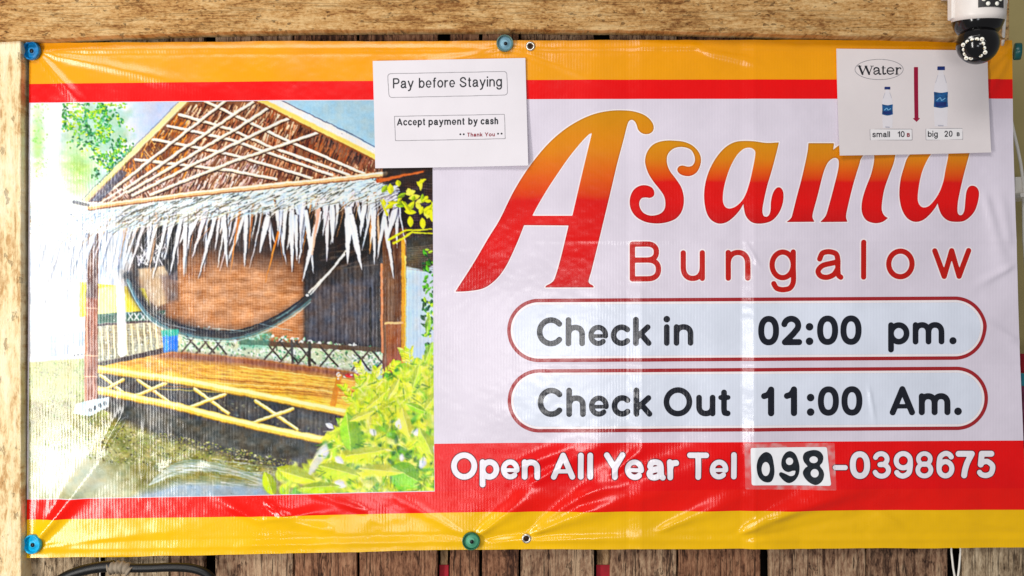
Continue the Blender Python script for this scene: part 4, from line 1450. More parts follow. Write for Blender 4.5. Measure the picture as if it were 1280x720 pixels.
# main tie bamboo over the fringe top
tie = [(112, 259), (165, 251.5), (230, 243), (290, 236.5), (380, 227.5), (455, 220), (482, 216.5)]
line([(x, y + 2.4) for x, y in tie], 4, (150, 84, 40), alpha=.85)
line(tie, 5.4, (236, 190, 136))
line([(x, y - 1.2) for x, y in tie], 2.2, (254, 234, 204))
line([(472, 226), (500, 219), (530, 213)], 5, (176, 86, 34), 3)
poly([(478, 208), (543, 205), (543, 224), (500, 232), (478, 230)], (44, 30, 24), 2, .75)
line([(474, 226), (500, 220), (528, 214)], 4.4, (186, 96, 40), 2)
line([(92, 252), (110, 256)], 4, (110, 116, 124))

# yellow-green sprays, upper right and the big bush lower right
for _ in range(70):
    x, y = U(478, 543), U(226, 268)
    if R_.random() > (x - 460) / 80:
        continue
    leaf(x, y, U(8, 17), U(4, 8), U(0, 3.1), jit(R_.choice([(222, 222, 16), (196, 206, 10), (236, 234, 70), (150, 176, 10)]), 12))
for p in ([(486, 300), (505, 288), (540, 286)], [(492, 304), (515, 290), (543, 292)], [(484, 268), (476, 250)]):
    line(p, 3, (214, 216, 40), 1.4)
for x, y in ((513, 277), (528, 279), (488, 236), (540, 270)):
    leaf(x, y, 15, 8, 1.5, (226, 226, 30))
for _ in range(90):
    leaf(U(528, 545), U(310, 440), U(4, 10), U(3, 6), U(0, 3), jit(R_.choice([(110, 190, 30), (70, 150, 40), (180, 220, 60), (40, 90, 50)]), 14), .9)
poly([(405, 614), (400, 570), (430, 528), (455, 480), (500, 468), (545, 452), (545, 628), (405, 628)], (190, 212, 40), 16, .95, lambda X, Y, c: c + (fbm(X / 16, Y / 12, 71)[..., None] - .5) * np.array((120, 80, 60)))
bush = lambda x, y: y > np.interp(x, [330, 395, 430, 455, 480, 500, 545], [606, 560, 520, 470, 474, 456, 440]) and (x > 392 or y > 585)
for _ in range(1000):
    x, y = U(350, 548), U(440, 622)
    if not bush(x, y):
        continue
    leaf(x, y, U(8, 26), U(4, 13), U(0, 3.14), jit(R_.choice([(204, 220, 20), (222, 230, 50), (164, 206, 16), (130, 192, 16), (238, 240, 110), (190, 214, 30), (90, 160, 24), (214, 226, 40)]), 12), .85)
for _ in range(60):
    x, y = U(440, 540), U(460, 600)
    if bush(x, y):
        leaf(x, y, U(5, 10), U(3, 5), U(0, 3), jit((40, 96, 26)), .8)
for x, y, l, w, a, c in ((440, 545, 52, 26, 1.5, (140, 196, 14)), (448, 570, 60, 20, .1, (196, 212, 30)), (505, 596, 44, 34, .6, (120, 190, 20)), (470, 588, 70, 16, -.1, (206, 216, 60)), (420, 590, 60, 22, .2, (186, 206, 20)),
                         (370, 592, 52, 20, .35, (196, 208, 24)), (337, 604, 34, 17, 1.2, (176, 200, 20)), (505, 530, 40, 16, 1.2, (222, 226, 60)), (398, 610, 60, 14, -.05, (170, 200, 30)), (530, 560, 40, 18, 1.0, (190, 214, 40))):
    leaf(x, y, l, w, a, c)
    line([(x - math.cos(a) * l * .42, y - math.sin(a) * l * .42), (x + math.cos(a) * l * .42, y + math.sin(a) * l * .42)], .9, (232, 238, 130), alpha=.8)
for x, y, r in ((499, 530, 14), (521, 540, 12), (528, 578, 13), (502, 572, 9), (466, 540, 10), (424, 575, 12), (426, 604, 14), (412, 532, 9), (540, 562, 12), (405, 566, 13)):
    leaf(x, y, r * 1.3, r * .8, U(0, 3), (244, 246, 250), .9)
poly([(398, 560), (408, 552), (412, 566), (392, 590), (384, 598), (388, 580)], (220, 222, 214), 2, .85)

bm = np.clip((YY - np.interp(XX, [320, 395, 430, 455, 480, 500, 545], [596, 556, 516, 466, 470, 452, 436])) / 10, 0, 1) * smooth(318, 334, XX)
def box(a, r):
    for ax in (0, 1):
        c = np.cumsum(np.pad(a, [(r + 1, r) if i == ax else (0, 0) for i in range(a.ndim)], 'edge'), ax)
        n = a.shape[ax]
        hi = np.take(c, range(2 * r + 1, 2 * r + 1 + n), ax)
        lo = np.take(c, range(0, n), ax)
        a = (hi - lo) / (2 * r + 1)
    return a


for _ in range(46):
    x, y = U(440, 545), U(448, 520)
    if not bush(x, y + 6):
        continue
    a_ = U(-2.4, -.7)
    L_ = U(14, 34)
    st_ = catmull([(x, y), (x + math.cos(a_) * L_ * .5 + U(-2, 2), y + math.sin(a_) * L_ * .5), (x + math.cos(a_) * L_ + U(-5, 5), y + math.sin(a_) * L_ * .9)], 4)
    line(st_, 1.6, jit((206, 222, 40)), .6, .9)
    for p_ in st_[2:]:
        for sg in (-1, 1):
            leaf(p_[0] + sg * 3, p_[1], U(6, 11), U(2.5, 4.5), a_ + sg * .8, jit(R_.choice([(214, 228, 40), (186, 216, 30), (236, 240, 110)])), .9)
soft_ = box(box(img, 3), 2)
img = img * (1 - .8 * bm[..., None]) + soft_ * (.8 * bm[..., None])
for _ in range(420):
    x, y = U(395, 545), U(450, 616)
    if bush(x, y):
        a_ = U(0, 3.14)
        L_ = U(5, 14)
        line([(x, y), (x + math.cos(a_) * L_, y + math.sin(a_) * L_)], U(.8, 2.2), jit(R_.choice([(240, 240, 110), (226, 230, 60), (90, 150, 20), (60, 110, 24), (250, 250, 170)]), 10), .5, .65, 1.4)

for x, y, l, w, a, c in ((436, 540, 50, 22, 1.45, (150, 204, 20)), (456, 566, 54, 15, -.15, (206, 222, 50)), (506, 592, 40, 30, .5, (130, 198, 30)), (476, 588, 60, 14, .1, (214, 224, 70)), (424, 588, 56, 18, .25, (190, 212, 30)),
                         (372, 594, 50, 17, .3, (200, 214, 34)), (337, 604, 34, 15, 1.2, (180, 204, 24)), (507, 528, 40, 14, 1.3, (230, 234, 80)), (400, 608, 54, 12, -.05, (176, 206, 36)), (532, 552, 42, 15, 1.1, (196, 220, 50)),
                         (470, 500, 34, 11, -.7, (216, 228, 60)), (492, 486, 32, 10, -1.1, (226, 234, 90)), (520, 470, 34, 11, -1.3, (190, 220, 50)), (536, 440, 30, 11, -1.2, (176, 216, 60)), (540, 500, 36, 12, -.9, (206, 226, 60)),
                         (535, 405, 26, 9, -1.4, (150, 204, 60)), (452, 520, 36, 10, -.4, (220, 230, 70)), (520, 510, 30, 10, .4, (150, 204, 30))):
    leaf(x, y, l, w, a, c, .8)
    line([(x - math.cos(a) * l * .44, y - math.sin(a) * l * .44), (x + math.cos(a) * l * .44, y + math.sin(a) * l * .44)], 1.0, (240, 244, 160), .5, .7, 1.3)

# photographic finish: break straight edges, tone texture, clarity, grain
def wob(sc, amp, seed):
    return amp * (fbm(XX / sc, YY / sc, seed, 2) - .5) * 2


yy, xx = np.mgrid[0:chh, 0:cw].astype(float)
wx = np.clip(xx + K * (wob(9, .7, 201) + wob(2.2, .22, 203)), 0, cw - 1).astype(int)
wy = np.clip(yy + K * (wob(9, .7, 205) + wob(2.2, .22, 207)), 0, chh - 1).astype(int)
img = box(img[wy, wx], 1)
lum = img.mean(-1, keepdims=True)
tx = (fbm(XX / 3.0, YY / 3.0, 211, 3) - .5)[..., None] * 24 + (fbm(XX / 16, YY / 14, 213, 3) - .5)[..., None] * 34
img = img + tx * np.clip(np.minimum(lum / 90, (245 - lum) / 90), .12, 1)
img = img + (fbm(XX / 8, YY / 8, 217, 2) - .5)[..., None] * np.array((18, 0, -18))
img = np.clip(img, 0, 255)
img = img + (img - box(img, 3)) * 0.6 + (img - box(img, 26)) * 0.28
g_ = img.mean(-1, keepdims=True)
img = np.clip(g_ + (img - g_) * 1.08, 0, 255)
img = 255 * (img / 255) ** .94
img = np.clip(img + (rng.random(img.shape[:2])[..., None] - .5) * 12, 0, 255)

nu, nv = 600, 590
u = np.linspace(0, 1, nu)
GX, GY = [], []
for vv in np.linspace(0, 1, nv):
    yr = 126 + (616 - 126) * vv
    xl, xr = left_x(yr) + 1.6, np.interp(yr, [126, 614], [540.2, 542.8])
    x = xl + (xr - xl) * u
    y = (edge('r_w', x) + 0.9) * (1 - vv) + (edge('b_r', x) - 0.9) * vv
    GX.append(x)
    GY.append(y)
GX, GY = np.array(GX), np.array(GY)
ci = np.clip((GX - PX0) * K, 0, cw - 1.01)
ri = np.clip((GY - PY0) * K, 0, chh - 1.01)
c0, r0 = ci.astype(int), ri.astype(int)
fc, fr = (ci - c0)[..., None], (ri - r0)[..., None]
samp = (img[r0, c0] * (1 - fc) + img[r0, c0 + 1] * fc) * (1 - fr) + (img[r0 + 1, c0] * (1 - fc) + img[r0 + 1, c0 + 1] * fc) * fr
idx = np.arange(nu * nv).reshape(nv, nu)
faces = np.stack([idx[:-1, :-1], idx[1:, :-1], idx[1:, 1:], idx[:-1, 1:]], -1).reshape(-1, 4)
make_mesh('printed_photo', on_banner(GX.ravel(), GY.ravel(), LAYER), faces.tolist(), M['print'], banner, True, BAN_O, cols=np.clip(lin(samp.reshape(-1, 3)) * 0.92, 0.004, 0.86))

# ------------------------------------------------------------------ phone-number sticker
Z6 = lambda p: [(920 + x / 8, 545 + y / 8) for x, y in p]
stk_o = on_banner(988, 606, 0.002)
stk = empty('number_sticker', stk_o)
tag(stk, 'white sticker with hand-inked digits 098 taped onto the red block', 'sticker')


def on_sticker(px, py, lift=0.0):
    return on_banner(px, py, 3 * LAYER + lift)


f_ = lambda X, Y: sd_poly(X, Y, [(929.5, 553.5), (1043, 553.5), (1044, 612), (931, 611)])
print_shape('clear_tape', [fill(f_, (926, 550, 1048, 616), 1.5)], M['film'], 0, parent=stk, surf=on_sticker, origin=stk_o)
f_ = lambda X, Y: sd_poly(X, Y, [(939.5, 561.5), (1031, 561), (1035, 604), (941, 603.5)]) - 2.4
print_shape('sticker_sheet', [fill(f_, (934, 555, 1042, 610), 1.2)], M['sticker'], 1, parent=stk, surf=on_sticker, origin=stk_o)
d0 = [(300, 155), (350, 190), (372, 280), (378, 370), (355, 440), (315, 460), (260, 445), (215, 395), (197, 310), (210, 230), (250, 175)]
d9 = [(540, 148), (590, 180), (620, 250), (632, 320), (620, 390), (580, 445), (525, 468), (475, 445), (430, 395), (427, 370), (445, 358), (490, 375), (540, 398), (580, 385), (592, 345), (560, 345), (520, 358), (475, 340), (448, 290), (455, 220), (490, 165)]
d8 = [(765, 138), (830, 150), (868, 200), (860, 260), (835, 295), (865, 340), (875, 390), (850, 450), (790, 485), (725, 460), (680, 410), (665, 360), (690, 315), (710, 300), (675, 255), (665, 205), (690, 160)]
for dp, holes, cor in ((d0, [(290, 325, 42, 70)], ()), (d9, [(530, 250, 37, 37)], (14, 15)), (d8, [(772, 235, 42, 34), (783, 370, 40, 42)], ())):
    po = catmull(Z6(dp), 4, True, cor)

    def f_(X, Y):
        d = sd_poly(X, Y, po)
        for cx, cy, rx, ry in holes:
            e = (1 - np.hypot((X - 920 - cx / 8) / (rx / 8), (Y - 545 - cy / 8) / (ry / 8))) * min(rx, ry) / 8
            d = np.maximum(d, e)
        return d
    print_shape('digit', [fill(f_, (po[:, 0].min() - 2, po[:, 1].min() - 2, po[:, 0].max() + 2, po[:, 1].max() + 2), 0.6)], M['marker'], 2, parent=stk, surf=on_sticker, origin=stk_o)


# ------------------------------------------------------------------ the two paper notices
def notice(name, label, corners, mat, lift, curl):
    """corners tl, tr, br, bl in px; returns root, surface function, origin"""
    q = np.array(corners, float)
    cx, cy = q.mean(0)
    hw = (q[1, 0] - q[0, 0]) / 2
    hh = (q[2, 1] - q[1, 1]) / 2

    def surf(px, py, l=0.0):
        px, py = np.asarray(px, float), np.asarray(py, float)
        a, b = (px - cx) / hw, (py - cy) / hh
        z = lift + curl[0] * a * a * (0.5 + 0.5 * b) + curl[1] * np.clip(b, -1.2, 1.2) ** 2 + curl[2] * a * b + 0.0007 * (fbm(px / 40, py / 40, 91) - .5)
        return np.stack([(px - 640) * S, -z - l, (360 - py) * S], -1)
    org = surf(cx, q[2, 1])
    root = empty(name, org)
    tag(root, label, 'notice')
    n, m = 40, 30
    v, f = [], []
    for side in (0, 1):
        for i in range(m + 1):
            for k in range(n + 1):
                s, t = k / n, i / m
                p = (q[0] * (1 - s) + q[1] * s) * (1 - t) + (q[3] * (1 - s) + q[2] * s) * t
                v.append(surf(p[0], p[1], -0.0005 * side))
    w = n + 1
    off = (m + 1) * w
    for i in range(m):
        for k in range(n):
            a = i * w + k
            f.append((a, a + w, a + w + 1, a + 1))
            f.append((off + a, off + a + 1, off + a + w + 1, off + a + w))
    ring = [k for k in range(n + 1)] + [i * w + n for i in range(1, m + 1)] + [m * w + k for k in range(n - 1, -1, -1)] + [i * w for i in range(m - 1, 0, -1)]
    for a, b in zip(ring, ring[1:] + ring[:1]):
        f.append((a, b, off + b, off + a))
    make_mesh('paper_sheet', v, f, mat, root, False, org)
    return root, surf, org


def rect_line(pts, w, rad=0.0):
    """outline of a slightly rounded quad"""
    p = np.array(pts, float)

    def f(X, Y):
        if rad:
            c = p.mean(0)
            sh = np.sign(c - p) * rad
            d = sd_poly(X, Y, p + sh) - rad
        else:
            d = sd_poly(X, Y, p)
        return np.abs(d) - w / 2
    return fill(f, (p[:, 0].min() - 3, p[:, 1].min() - 3, p[:, 0].max() + 3, p[:, 1].max() + 3), 0.8)


PS = 0.00016
n1, sf1, o1 = notice('payment_notice', 'white paper notice reading Pay before Staying stuck on the banner', [(466.6, 77.4), (656.6, 73.2), (660.2, 207.8), (469.8, 211)], M['paper'], 0.0042, (0.0040, 0.0020, 0.0016))
kw = dict(parent=n1, surf=sf1, origin=o1, step=PS)
print_shape('text_frame', [rect_line([(485.2, 93), (633.6, 90), (634.4, 119.4), (486.6, 122.6)], 0.9, 4)], M['paper_line'], 1, **kw)
print_shape('text_frame', [rect_line([(493.4, 146), (630.6, 143.4), (631.6, 174), (494.8, 176.4)], 0.9)], M['paper_line'], 1, **kw)
bp1 = lambda x: 111.4 + (x - 491) * (-2.6 / 136)
chars = placed('Pay', 491.6, 517.4) + placed('before', 523.8, 569) + placed('Staying', 574.6, 627.6)
text_line('lettering', chars, bp1, 12.8, 9.6, 3.8, 1.75, M['paper_ink'], 1, 0.42, **kw)
bp2 = lambda x: 157.6 + (x - 496) * (-1.6 / 128)
chars = placed('Accept', 496.6, 531.8) + placed('payment', 535.8, 581) + placed('by', 585.4, 597.2) + placed('cash', 600.8, 622.8)
text_line('lettering', chars, bp2, 9.0, 6.9, 2.6, 1.68, M['paper_ink'], 1, 0.36, **kw)
bp3 = lambda x: 171.6 + (x - 574) * (-.7 / 55)
text_line('lettering', placed('Thank', 584, 603.2) + placed('You', 606.2, 618.6), bp3, 5.2, 3.8, 1.6, 1.05, M['paper_red'], 1, 0.3, **kw)
for xa in (574.2, 578.4, 621.2, 625.6):
    text_line('asterisk', [('*', xa, xa + 2.8)], bp3, 5.6, 3.8, 1.6, 2.0, M['paper_ink'], 1, 0.3, **kw)

n2, sf2, o2 = notice('water_notice', 'white paper notice of Water prices with two bottles and crimson arrow', [(1044.4, 61.6), (1231.6, 64.4), (1236, 191.4), (1046.8, 195.6)], M['paper_warm'], 0.0046, (0.0046, 0.0022, -0.0018))
kw = dict(parent=n2, surf=sf2, origin=o2, step=PS)
ell = arc(1097.6, 87.6, 30.0, 12.6, 0, 360, 60)
print_shape('oval_frame', [fill(lambda X, Y: np.abs(sd_poly(X, Y, ell)) - .4, (1062, 70, 1134, 104), .7)], M['paper_line'], 1, **kw)
# serif word: thick and thin strokes
ser = []
zz = lambda pts, hw: ser.append((np.array([(1060 + x / 16, 70 + y / 16) for x, y in pts]), hw / 16 / 2))
zz([(208, 215), (272, 372)], 40); zz([(272, 372), (338, 215)], 16); zz([(338, 222), (404, 372)], 40); zz([(404, 372), (462, 215)], 16)
zz([(170, 213), (248, 213)], 12); zz([(310, 213), (372, 213)], 10); zz([(430, 213), (494, 213)], 12)
zz(catmull([(500, 290), (512, 258), (550, 246), (588, 262), (600, 300), (600, 350), (612, 374), (636, 372)], 5), 28); zz(catmull([(598, 302), (540, 312), (502, 336), (506, 364), (540, 376), (596, 340)], 5), 24)
zz(catmull([(682, 222), (682, 340), (694, 372), (732, 362)], 5), 30); zz([(652, 250), (730, 250)], 13)
zz(catmull([(770, 312), (888, 308), (872, 262), (828, 246), (782, 264), (762, 314), (782, 358), (828, 376), (886, 352)], 5), 24)
zz([(955, 252), (955, 372)], 34); zz(catmull([(958, 300), (984, 258), (1020, 250), (1034, 268)], 5), 22); zz([(920, 250), (955, 250)], 12); zz([(920, 374), (990, 374)], 12)
print_shape('lettering', [strokes_fill(ser, 0, .36)], M['paper_ink'], 1, **kw)
arr = [(1140.8, 84.6), (1146, 84.6), (1146.8, 148), (1149, 148.2), (1144.4, 153), (1139.4, 148.4), (1141.8, 148.2)]
print_shape('arrow', [fill(lambda X, Y: sd_poly(X, Y, arr), (1136, 82, 1152, 156), .6)], M['arrow'], 1, **kw)


def bottle(cx, top, bot, hw):
    h = bot - top
    body = catmull([(cx - hw * .34, top + h * .05), (cx + hw * .34, top + h * .05), (cx + hw * .36, top + h * .12), (cx + hw * .8, top + h * .26), (cx + hw, top + h * .4), (cx + hw * .98, top + h * .75), (cx + hw * .9, bot),
                    (cx - hw * .9, bot), (cx - hw * .98, top + h * .75), (cx - hw, top + h * .4), (cx - hw * .8, top + h * .26), (cx - hw * .36, top + h * .12)], 4, True, (0, 1, 6, 7))
    bb = (cx - hw - 3, top - 3, cx + hw + 3, bot + 3)
    print_shape('bottle_body', [fill(lambda X, Y: sd_poly(X, Y, body), bb, .6)], M['bottle_white'], 1, **kw)
    sh = [(np.array([(cx - hw * .45, top + h * .14), (cx - hw * .78, top + h * .27)]), .3), (np.array([(cx + hw * .45, top + h * .14), (cx + hw * .78, top + h * .27)]), .3),
          (np.array([(cx - hw * .35, bot - 1.2), (cx + hw * .3, bot - .8)]), .8)]
    for s1_ in sh:
        print_shape('bottle_shading', [strokes_fill([s1_], 0, .4)], M['bottle_grey'], 2, **kw)
    cap = [(cx - hw * .5, top), (cx + hw * .5, top), (cx + hw * .52, top + h * .055), (cx - hw * .52, top + h * .055)]
    print_shape('bottle_cap_print', [fill(lambda X, Y: sd_poly(X, Y, cap) - .3, bb, .5)], M['label_deep'], 2, **kw)
    ly0, ly1 = top + h * .42, top + h * .68
    lab = catmull([(cx - hw * 1.02, ly0), (cx, ly0 + 1.2), (cx + hw * 1.02, ly0), (cx + hw * .98, (ly0 + ly1) / 2), (cx + hw * 1.04, ly1 - .6), (cx, ly1 + .9), (cx - hw * 1.04, ly1 - .6), (cx - hw * .98, (ly0 + ly1) / 2)], 4, True, (0, 2, 4, 6))
    print_shape('bottle_label', [fill(lambda X, Y: sd_poly(X, Y, lab), bb, .5)], M['label_blue'], 2, **kw)
    print_shape('label_swirl', [strokes_fill([(catmull([(cx - hw * .6, ly0 + (ly1 - ly0) * .55), (cx - hw * .1, ly0 + (ly1 - ly0) * .38), (cx + hw * .1, ly0 + (ly1 - ly0) * .55), (cx + hw * .6, ly0 + (ly1 - ly0) * .42)], 5), .5)], 0, .35)], M['label_light'], 3, **kw)
    low = [(cx - hw * .8, ly0 + (ly1 - ly0) * .66), (cx + hw * .8, ly0 + (ly1 - ly0) * .66), (cx + hw * .8, ly1 - .8), (cx - hw * .8, ly1 - .8)]
    print_shape('label_base', [fill(lambda X, Y: sd_poly(X, Y, low), bb, .5)], M['label_deep'], 3, **kw)


bottle(1108, 109.4, 160.6, 6.6)
bottle(1174.6, 84.2, 158.6, 8.6)
for (x0, x1, ya, yb), words in (((1085.6, 1138.4, 162.4, 176), None), ((1155.6, 1201, 161.6, 175.4), None)):
    r = [(x0, ya), (x1, ya - .6), (x1 + .3, yb - .4), (x0 + .4, yb)]
    print_shape('price_box', [fill(lambda X, Y: sd_poly(X, Y, r), (x0 - 2, ya - 3, x1 + 3, yb + 2), 1.2)], M['paper_white'], 1, **kw)
    print_shape('text_frame', [rect_line(r, .7)], M['paper_line'], 2, **kw)
bw = lambda x: 172.4 + (x - 1088) * (-1.0 / 110)
text_line('lettering', placed('small', 1088.6, 1110.8) + placed('10', 1120.4, 1129.2), bw, 7.6, 5.6, 2.2, 1.2, M['paper_ink'], 2, .32, **kw)
text_line('lettering', [('฿', 1132, 1135.8)], lambda x: 171.8 + 0 * x, 5.0, 3.6, 1.6, 1.2, M['paper_red'], 2, .3, **kw)
bw2 = lambda x: 171.8 + (x - 1158) * (-1.0 / 110)
text_line('lettering', placed('big', 1158.2, 1170.6) + placed('20', 1178.8, 1188.8), bw2, 7.6, 5.6, 2.2, 1.2, M['paper_ink'], 2, .32, **kw)
text_line('lettering', [('฿', 1194, 1197.6)], lambda x: 171.0 + 0 * x, 5.0, 3.6, 1.6, 1.1, M['paper_ink'], 2, .3, **kw)

# ------------------------------------------------------------------ bottle caps nailed through the banner
def cap(px, py, m_out, m_in, label, tilt=(0, 0), r=11.6, y=None, depth=0.010):
    p = on_banner(np.clip(px, 40, 1262), py, 0.0) if y is None else np.array(P(px, py, y))
    p = np.array([(px - 640) * S, p[1], (360 - py) * S])
    root = empty('bottle_cap', p)
    root.rotation_euler = (tilt[0], 0, tilt[1])
    tag(root, label, 'cap', 'bottle caps nailed as washers round the banner')
    R = r * S
    mb = MB()
    z = (0, 0, 0)
    mb.lathe([(R * .94, 0.0), (R * 1.0, 0.002), (R, depth * .7), (R * .96, depth), (R * .86, depth), (R * .82, depth * .7), (R * .80, 0.0035)], z, (0, -1, 0), 48, True, False)
    o = mb.build('rim', m_out, root, True)
    mb = MB()
    mb.lathe([(R * .80, 0.0036), (R * .74, 0.0046), (R * .42, 0.0050), (R * .40, 0.0062), (R * .30, 0.0062), (0.0001, 0.0058)], z, (0, -1, 0), 48, False, True)
    mb.build('liner', m_in, root, True)
    mb = MB()
    mb.lathe([(R * .2, 0.006), (R * .22, 0.0078), (R * .16, 0.0088), (0.0001, 0.0092)], (R * .08, 0, -R * .06), (0, -1, 0), 20, True, True)
    mb.build('nail_head', M['nail'], root, True)
    return root


cap(42, 64, M['cap_blue'], M['cap_blue'], 'blue bottle cap nailed over the banner corner under the beam', (0.05, -0.22), 11.8)
cap(631, 54.5, M['cap_grey'], M['cap_grey_in'], 'grey-green bottle cap with pale blue liner above the payment notice', (0.1, 0.03), 10.6)
cap(43, 679.5, M['cap_cyan'], M['cap_cyan'], 'bright cyan bottle cap on the yellow bottom corner beside pale post', (-0.05, -0.2), 12.0)
cap(589, 675.5, M['cap_green'], M['cap_green_in'], 'dark green bottle cap on the yellow bottom band', (-0.06, 0.02), 11.2)
cap(1267.5, 64.5, M['cap_teal'], M['cap_teal'], 'teal bottle cap seen edge-on at the banner corner near the camera', (0.05, 1.25), 10.6, depth=0.012)

# ------------------------------------------------------------------ security camera on the beam
cx, cy = 1222.5, 0
YC = -0.135
kc = S * (D + YC) / D
camo = np.array(P(1222.5, 60, YC))
sc = empty('security_camera', camo)
tag(sc, 'white dome security camera with black ball and ring of lights on the beam', 'security camera')
axis_x = camo[0]
zpix = lambda py: (360 - py) * kc
# housing: upright white barrel, slightly wider at its lower rim, bottom cut at a slant
v, f = [], []
nh, na = 14, 64
for i in range(nh + 1):
    t = i / nh
    for k in range(na):
        a = 2 * math.pi * k / na
        R = (31.6 + 0.4 * t - 1.5 * max(0, t - .93) / .07) * kc
        x, y = R * math.cos(a), R * math.sin(a)
        zb = zpix(27) + y * 0.12
        zt = zpix(-70)
        v.append((axis_x + x, YC + y, zt + (zb - zt) * t))
for i in range(nh):
    for k in range(na):
        k2 = (k + 1) % na
        f.append((i * na + k, i * na + k2, (i + 1) * na + k2, (i + 1) * na + k))
f.append(tuple(range(na))[::-1])
f.append(tuple(nh * na + k for k in range(na)))
make_mesh('housing', v, f, M['cam_white'], sc, True, camo)
# black yoke under the housing and the ball
mb = MB()
mb.lathe([(30.6 * kc, 0), (30.2 * kc, 0.004), (27 * kc, 0.016), (22 * kc, 0.024)], (axis_x, YC, zpix(26)), (0, 0.02, -1), 56)
mb.build('yoke', M['cam_black'], sc, True, camo)
bc = np.array((axis_x - 1.6 * kc, YC - 0.004, zpix(55.5)))
mb = MB()
rb = 25.2 * kc
mb.lathe([(rb * math.sin(a), -rb * math.cos(a)) for a in np.linspace(0.02, math.pi - 0.02, 26)], bc, (0, 0, 1), 56)
ball = mb.build('ball', M['cam_black'], sc, True, camo)
# face of the ball: flat plate turned down-left, lens and a square ring of lights
fd = np.array((-0.55, -0.70, -0.45))
fd /= np.linalg.norm(fd)
fr = np.cross(fd, (0, 0, 1.0))
fr /= np.linalg.norm(fr)
fr = -fr if fr[0] < 0 else fr
fu = np.cross(fr, fd)
fu = -fu if fu[2] < 0 else fu
fc_ = bc + fd * rb * 0.80
mb = MB()
mb.lathe([(rb * .66, -0.004), (rb * .66, 0.0010), (rb * .62, 0.0016), (0.0001, 0.0016)], fc_, fd, 48)
mb.build('face_plate', M['cam_black'], sc, True, camo)
mb = MB()
mb.lathe([(6.2 * kc, 0.0015), (6.2 * kc, 0.0032), (4.8 * kc, 0.0036), (4.2 * kc, 0.0026), (0.0001, 0.0032)], fc_, fd, 32)
mb.build('lens', M['lens'], sc, True, camo)
leds = [(-11.5, 6.5), (-6.4, 9.4), (-0.9, 10.8), (4.6, 10.9), (10.2, 10.2), (10.6, 4.6), (11.2, -1.0), (12.0, -6.4), (6.6, -9.2), (-4.4, -11.0), (-9.8, -10.4), (-10.6, -5.0), (-11.0, .7)]
for a, b in leds:
    c0_ = fc_ + fr * a * kc + fu * b * kc + fd * 0.0015
    mb = MB()
    mb.lathe([(2.7 * kc, 0), (2.7 * kc, 0.0010), (2.2 * kc, 0.0018), (0.0001, 0.0021)], c0_, fd, 16)
    l = mb.build('light', M['led'], sc, True, camo)
    mb = MB()
    mb.lathe([(0.8 * kc, 0.0020), (0.7 * kc, 0.0030), (0.0001, 0.0032)], c0_, fd, 10)
    mb.build('light_core', M['led_core'], l, True, camo)
# upper fixed lens panel on the housing front
pd = np.array((0.07, -0.99, 0))
pd /= np.linalg.norm(pd)
pr = np.array((-pd[1], pd[0], 0))
po_ = np.array((axis_x, YC, zpix(2))) + pd * 31.2 * kc
v, f = [], []
nn = 14
for i in range(nn + 1):
    a = (i / nn - .5) * 1.02 + math.atan2(pd[1], pd[0])
    for rr in (31.0, 33.2):
        for z in (zpix(17.6), zpix(-42)):
            v.append((axis_x + rr * kc * math.cos(a), YC + rr * kc * math.sin(a), z))
for i in range(nn):
    b0, b1_ = i * 4, i * 4 + 4
    f += [(b0 + 2, b1_ + 2, b1_ + 3, b0 + 3), (b0, b0 + 2, b0 + 3, b0 + 1), (b0 + 2, b0, b1_, b1_ + 2), (b0 + 1, b0 + 3, b1_ + 3, b1_ + 1)]
f += [(0, 1, 3, 2), (nn * 4, nn * 4 + 2, nn * 4 + 3, nn * 4 + 1)]
make_mesh('upper_panel', v, f, M['cam_grey'], sc, False, camo)
pc = np.array((axis_x, YC, zpix(1))) + pd * 33.0 * kc
mb = MB()
mb.lathe([(7.2 * kc, -.002), (7.2 * kc, 0.0030), (5.6 * kc, 0.0036), (4.8 * kc, 0.0024), (0.0001, 0.0032)], pc, pd, 32)
mb.build('lens', M['lens'], sc, True, camo)
for a, b in ((-10.4, -7.4), (-5.6, -13.0), (5.4, -12.8), (10.6, -7.0), (10.8, -1.2), (-11, -1)):
    ang = math.atan2(pd[1], pd[0]) + a / 32.5
    d_ = np.array((math.cos(ang), math.sin(ang), 0))
    c0_ = np.array((axis_x, YC, zpix(1) + b * kc)) + d_ * 33.0 * kc
    mb = MB()
    mb.lathe([(2.6 * kc, -.001), (2.6 * kc, 0.0012), (1.9 * kc, 0.0024), (0.0001, 0.0028)], c0_, d_, 16)
    mb.build('light', M['led'], sc, True, camo)
# ears of the wall mount and the arm into the beam
for s_, pxx in ((-1, 1190.2), (1, 1255.4)):
    mb = MB()
    xc = (pxx - 640) * kc
    mb.box(xc - 2.6 * kc, xc + 2.6 * kc, YC - 0.006, YC + 0.012, zpix(24 if s_ < 0 else 6), zpix(-60))
    o = mb.build('side_ear', M['cam_white'], sc, False, camo)
    bevel(o, 0.002)
mb = MB()
mb.box(axis_x - 0.022, axis_x + 0.022, YC + 0.02, -0.0285, zpix(-20), zpix(-66))
bevel(mb.build('wall_mount', M['cam_white'], sc, False, camo), 0.003)
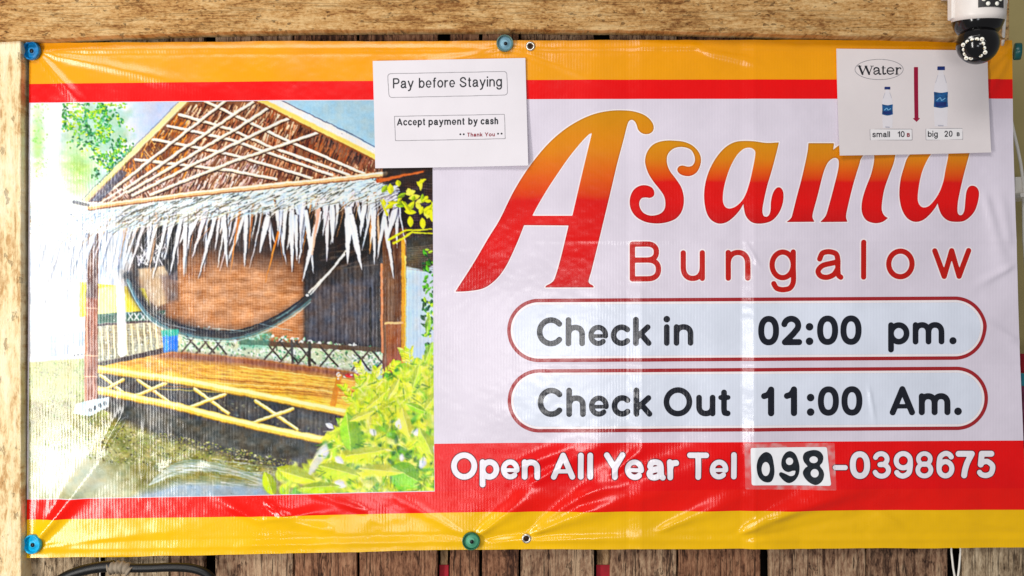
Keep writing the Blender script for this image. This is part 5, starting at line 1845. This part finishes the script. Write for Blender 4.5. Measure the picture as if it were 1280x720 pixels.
# white lead beside it
mb = MB()
mb.tube([P(1256, -40, -.034), P(1257, 0, -.034), P(1256, 20, -.034), P(1254.5, 40, -.033), P(1254, 50, -.022), P(1253, 56, -.012)], 0.0032, 8)
o = mb.build('camera_cable', M['cable_white'], None, True)
tag(o, 'white cable running down the beam end beside the camera', 'cable')

# ------------------------------------------------------------------ cables and the black hose at the foot of the planks
for dx, bend, lab in ((1188.6, 3.2, 'white cable bowed to the left in the dark plank gap'), (1201.0, -2.4, 'white cable bowed to the right in the dark plank gap')):
    mb = MB()
    mb.tube([P(dx, 660, .022), P(dx + bend * .2, 690, .020), P(dx + bend * .9, 710, .018), P(dx + bend * 2.0, 730, .018), P(dx + bend * 2.4, 780, .018)], 0.0021, 8)
    o = mb.build('white_cable', M['cable_white'], None, True)
    tag(o, lab, 'cable')
mb = MB()
mb.tube([P(124.5, 640, .026), P(125, 700, .026), P(125, 790, .026)], 0.0016, 8)
o = mb.build('white_wire', M['cable_white'], None, True)
tag(o, 'thin white wire in the plank gap above the black hose', 'wire')
HO = np.array(P(170, 740, -.02))
hose = empty('black_hose', HO)
tag(hose, 'black rubber hose with grey tape arching in front of the planks', 'hose')
c1 = catmull([(60, 733), (84, 719), (104, 712), (124, 708), (142, 706.5)], 5)
mb = MB()
mb.tube([P(x, y + 1, -.02) for x, y in c1], [0.0096 + .0015 * (i / len(c1)) for i in range(len(c1))], 14)
mb.build('grip', M['black_rubber'], hose, True, HO)
for xx_, yy_ in ((111, 710.4),):
    mb = MB()
    mb.tube([P(xx_ - .7, yy_ + 1.4, -.02), P(xx_ + .7, yy_ + .8, -.02)], 0.0098, 14)
    mb.build('collar', M['grey_tape'], hose, True, HO)
c2 = catmull([(158, 709), (185, 709), (215, 708), (240, 709.5), (258, 716), (270, 730)], 5)
mb = MB()
mb.tube([P(x, y + 1, -.02) for x, y in c2], 0.0086, 14)
mb.build('tube', M['black_rubber'], hose, True, HO)
c3 = catmull([(136, 709), (142, 707.5), (150, 707), (157, 708), (163, 712)], 5)
mb = MB()
rr = [0.011 + 0.002 * math.sin(i * 1.7) for i in range(len(c3))]
mb.tube([P(x, y + 2, -.022) for x, y in c3], rr, 16)
mb.build('tape_wrap', M['grey_tape'], hose, True, HO)
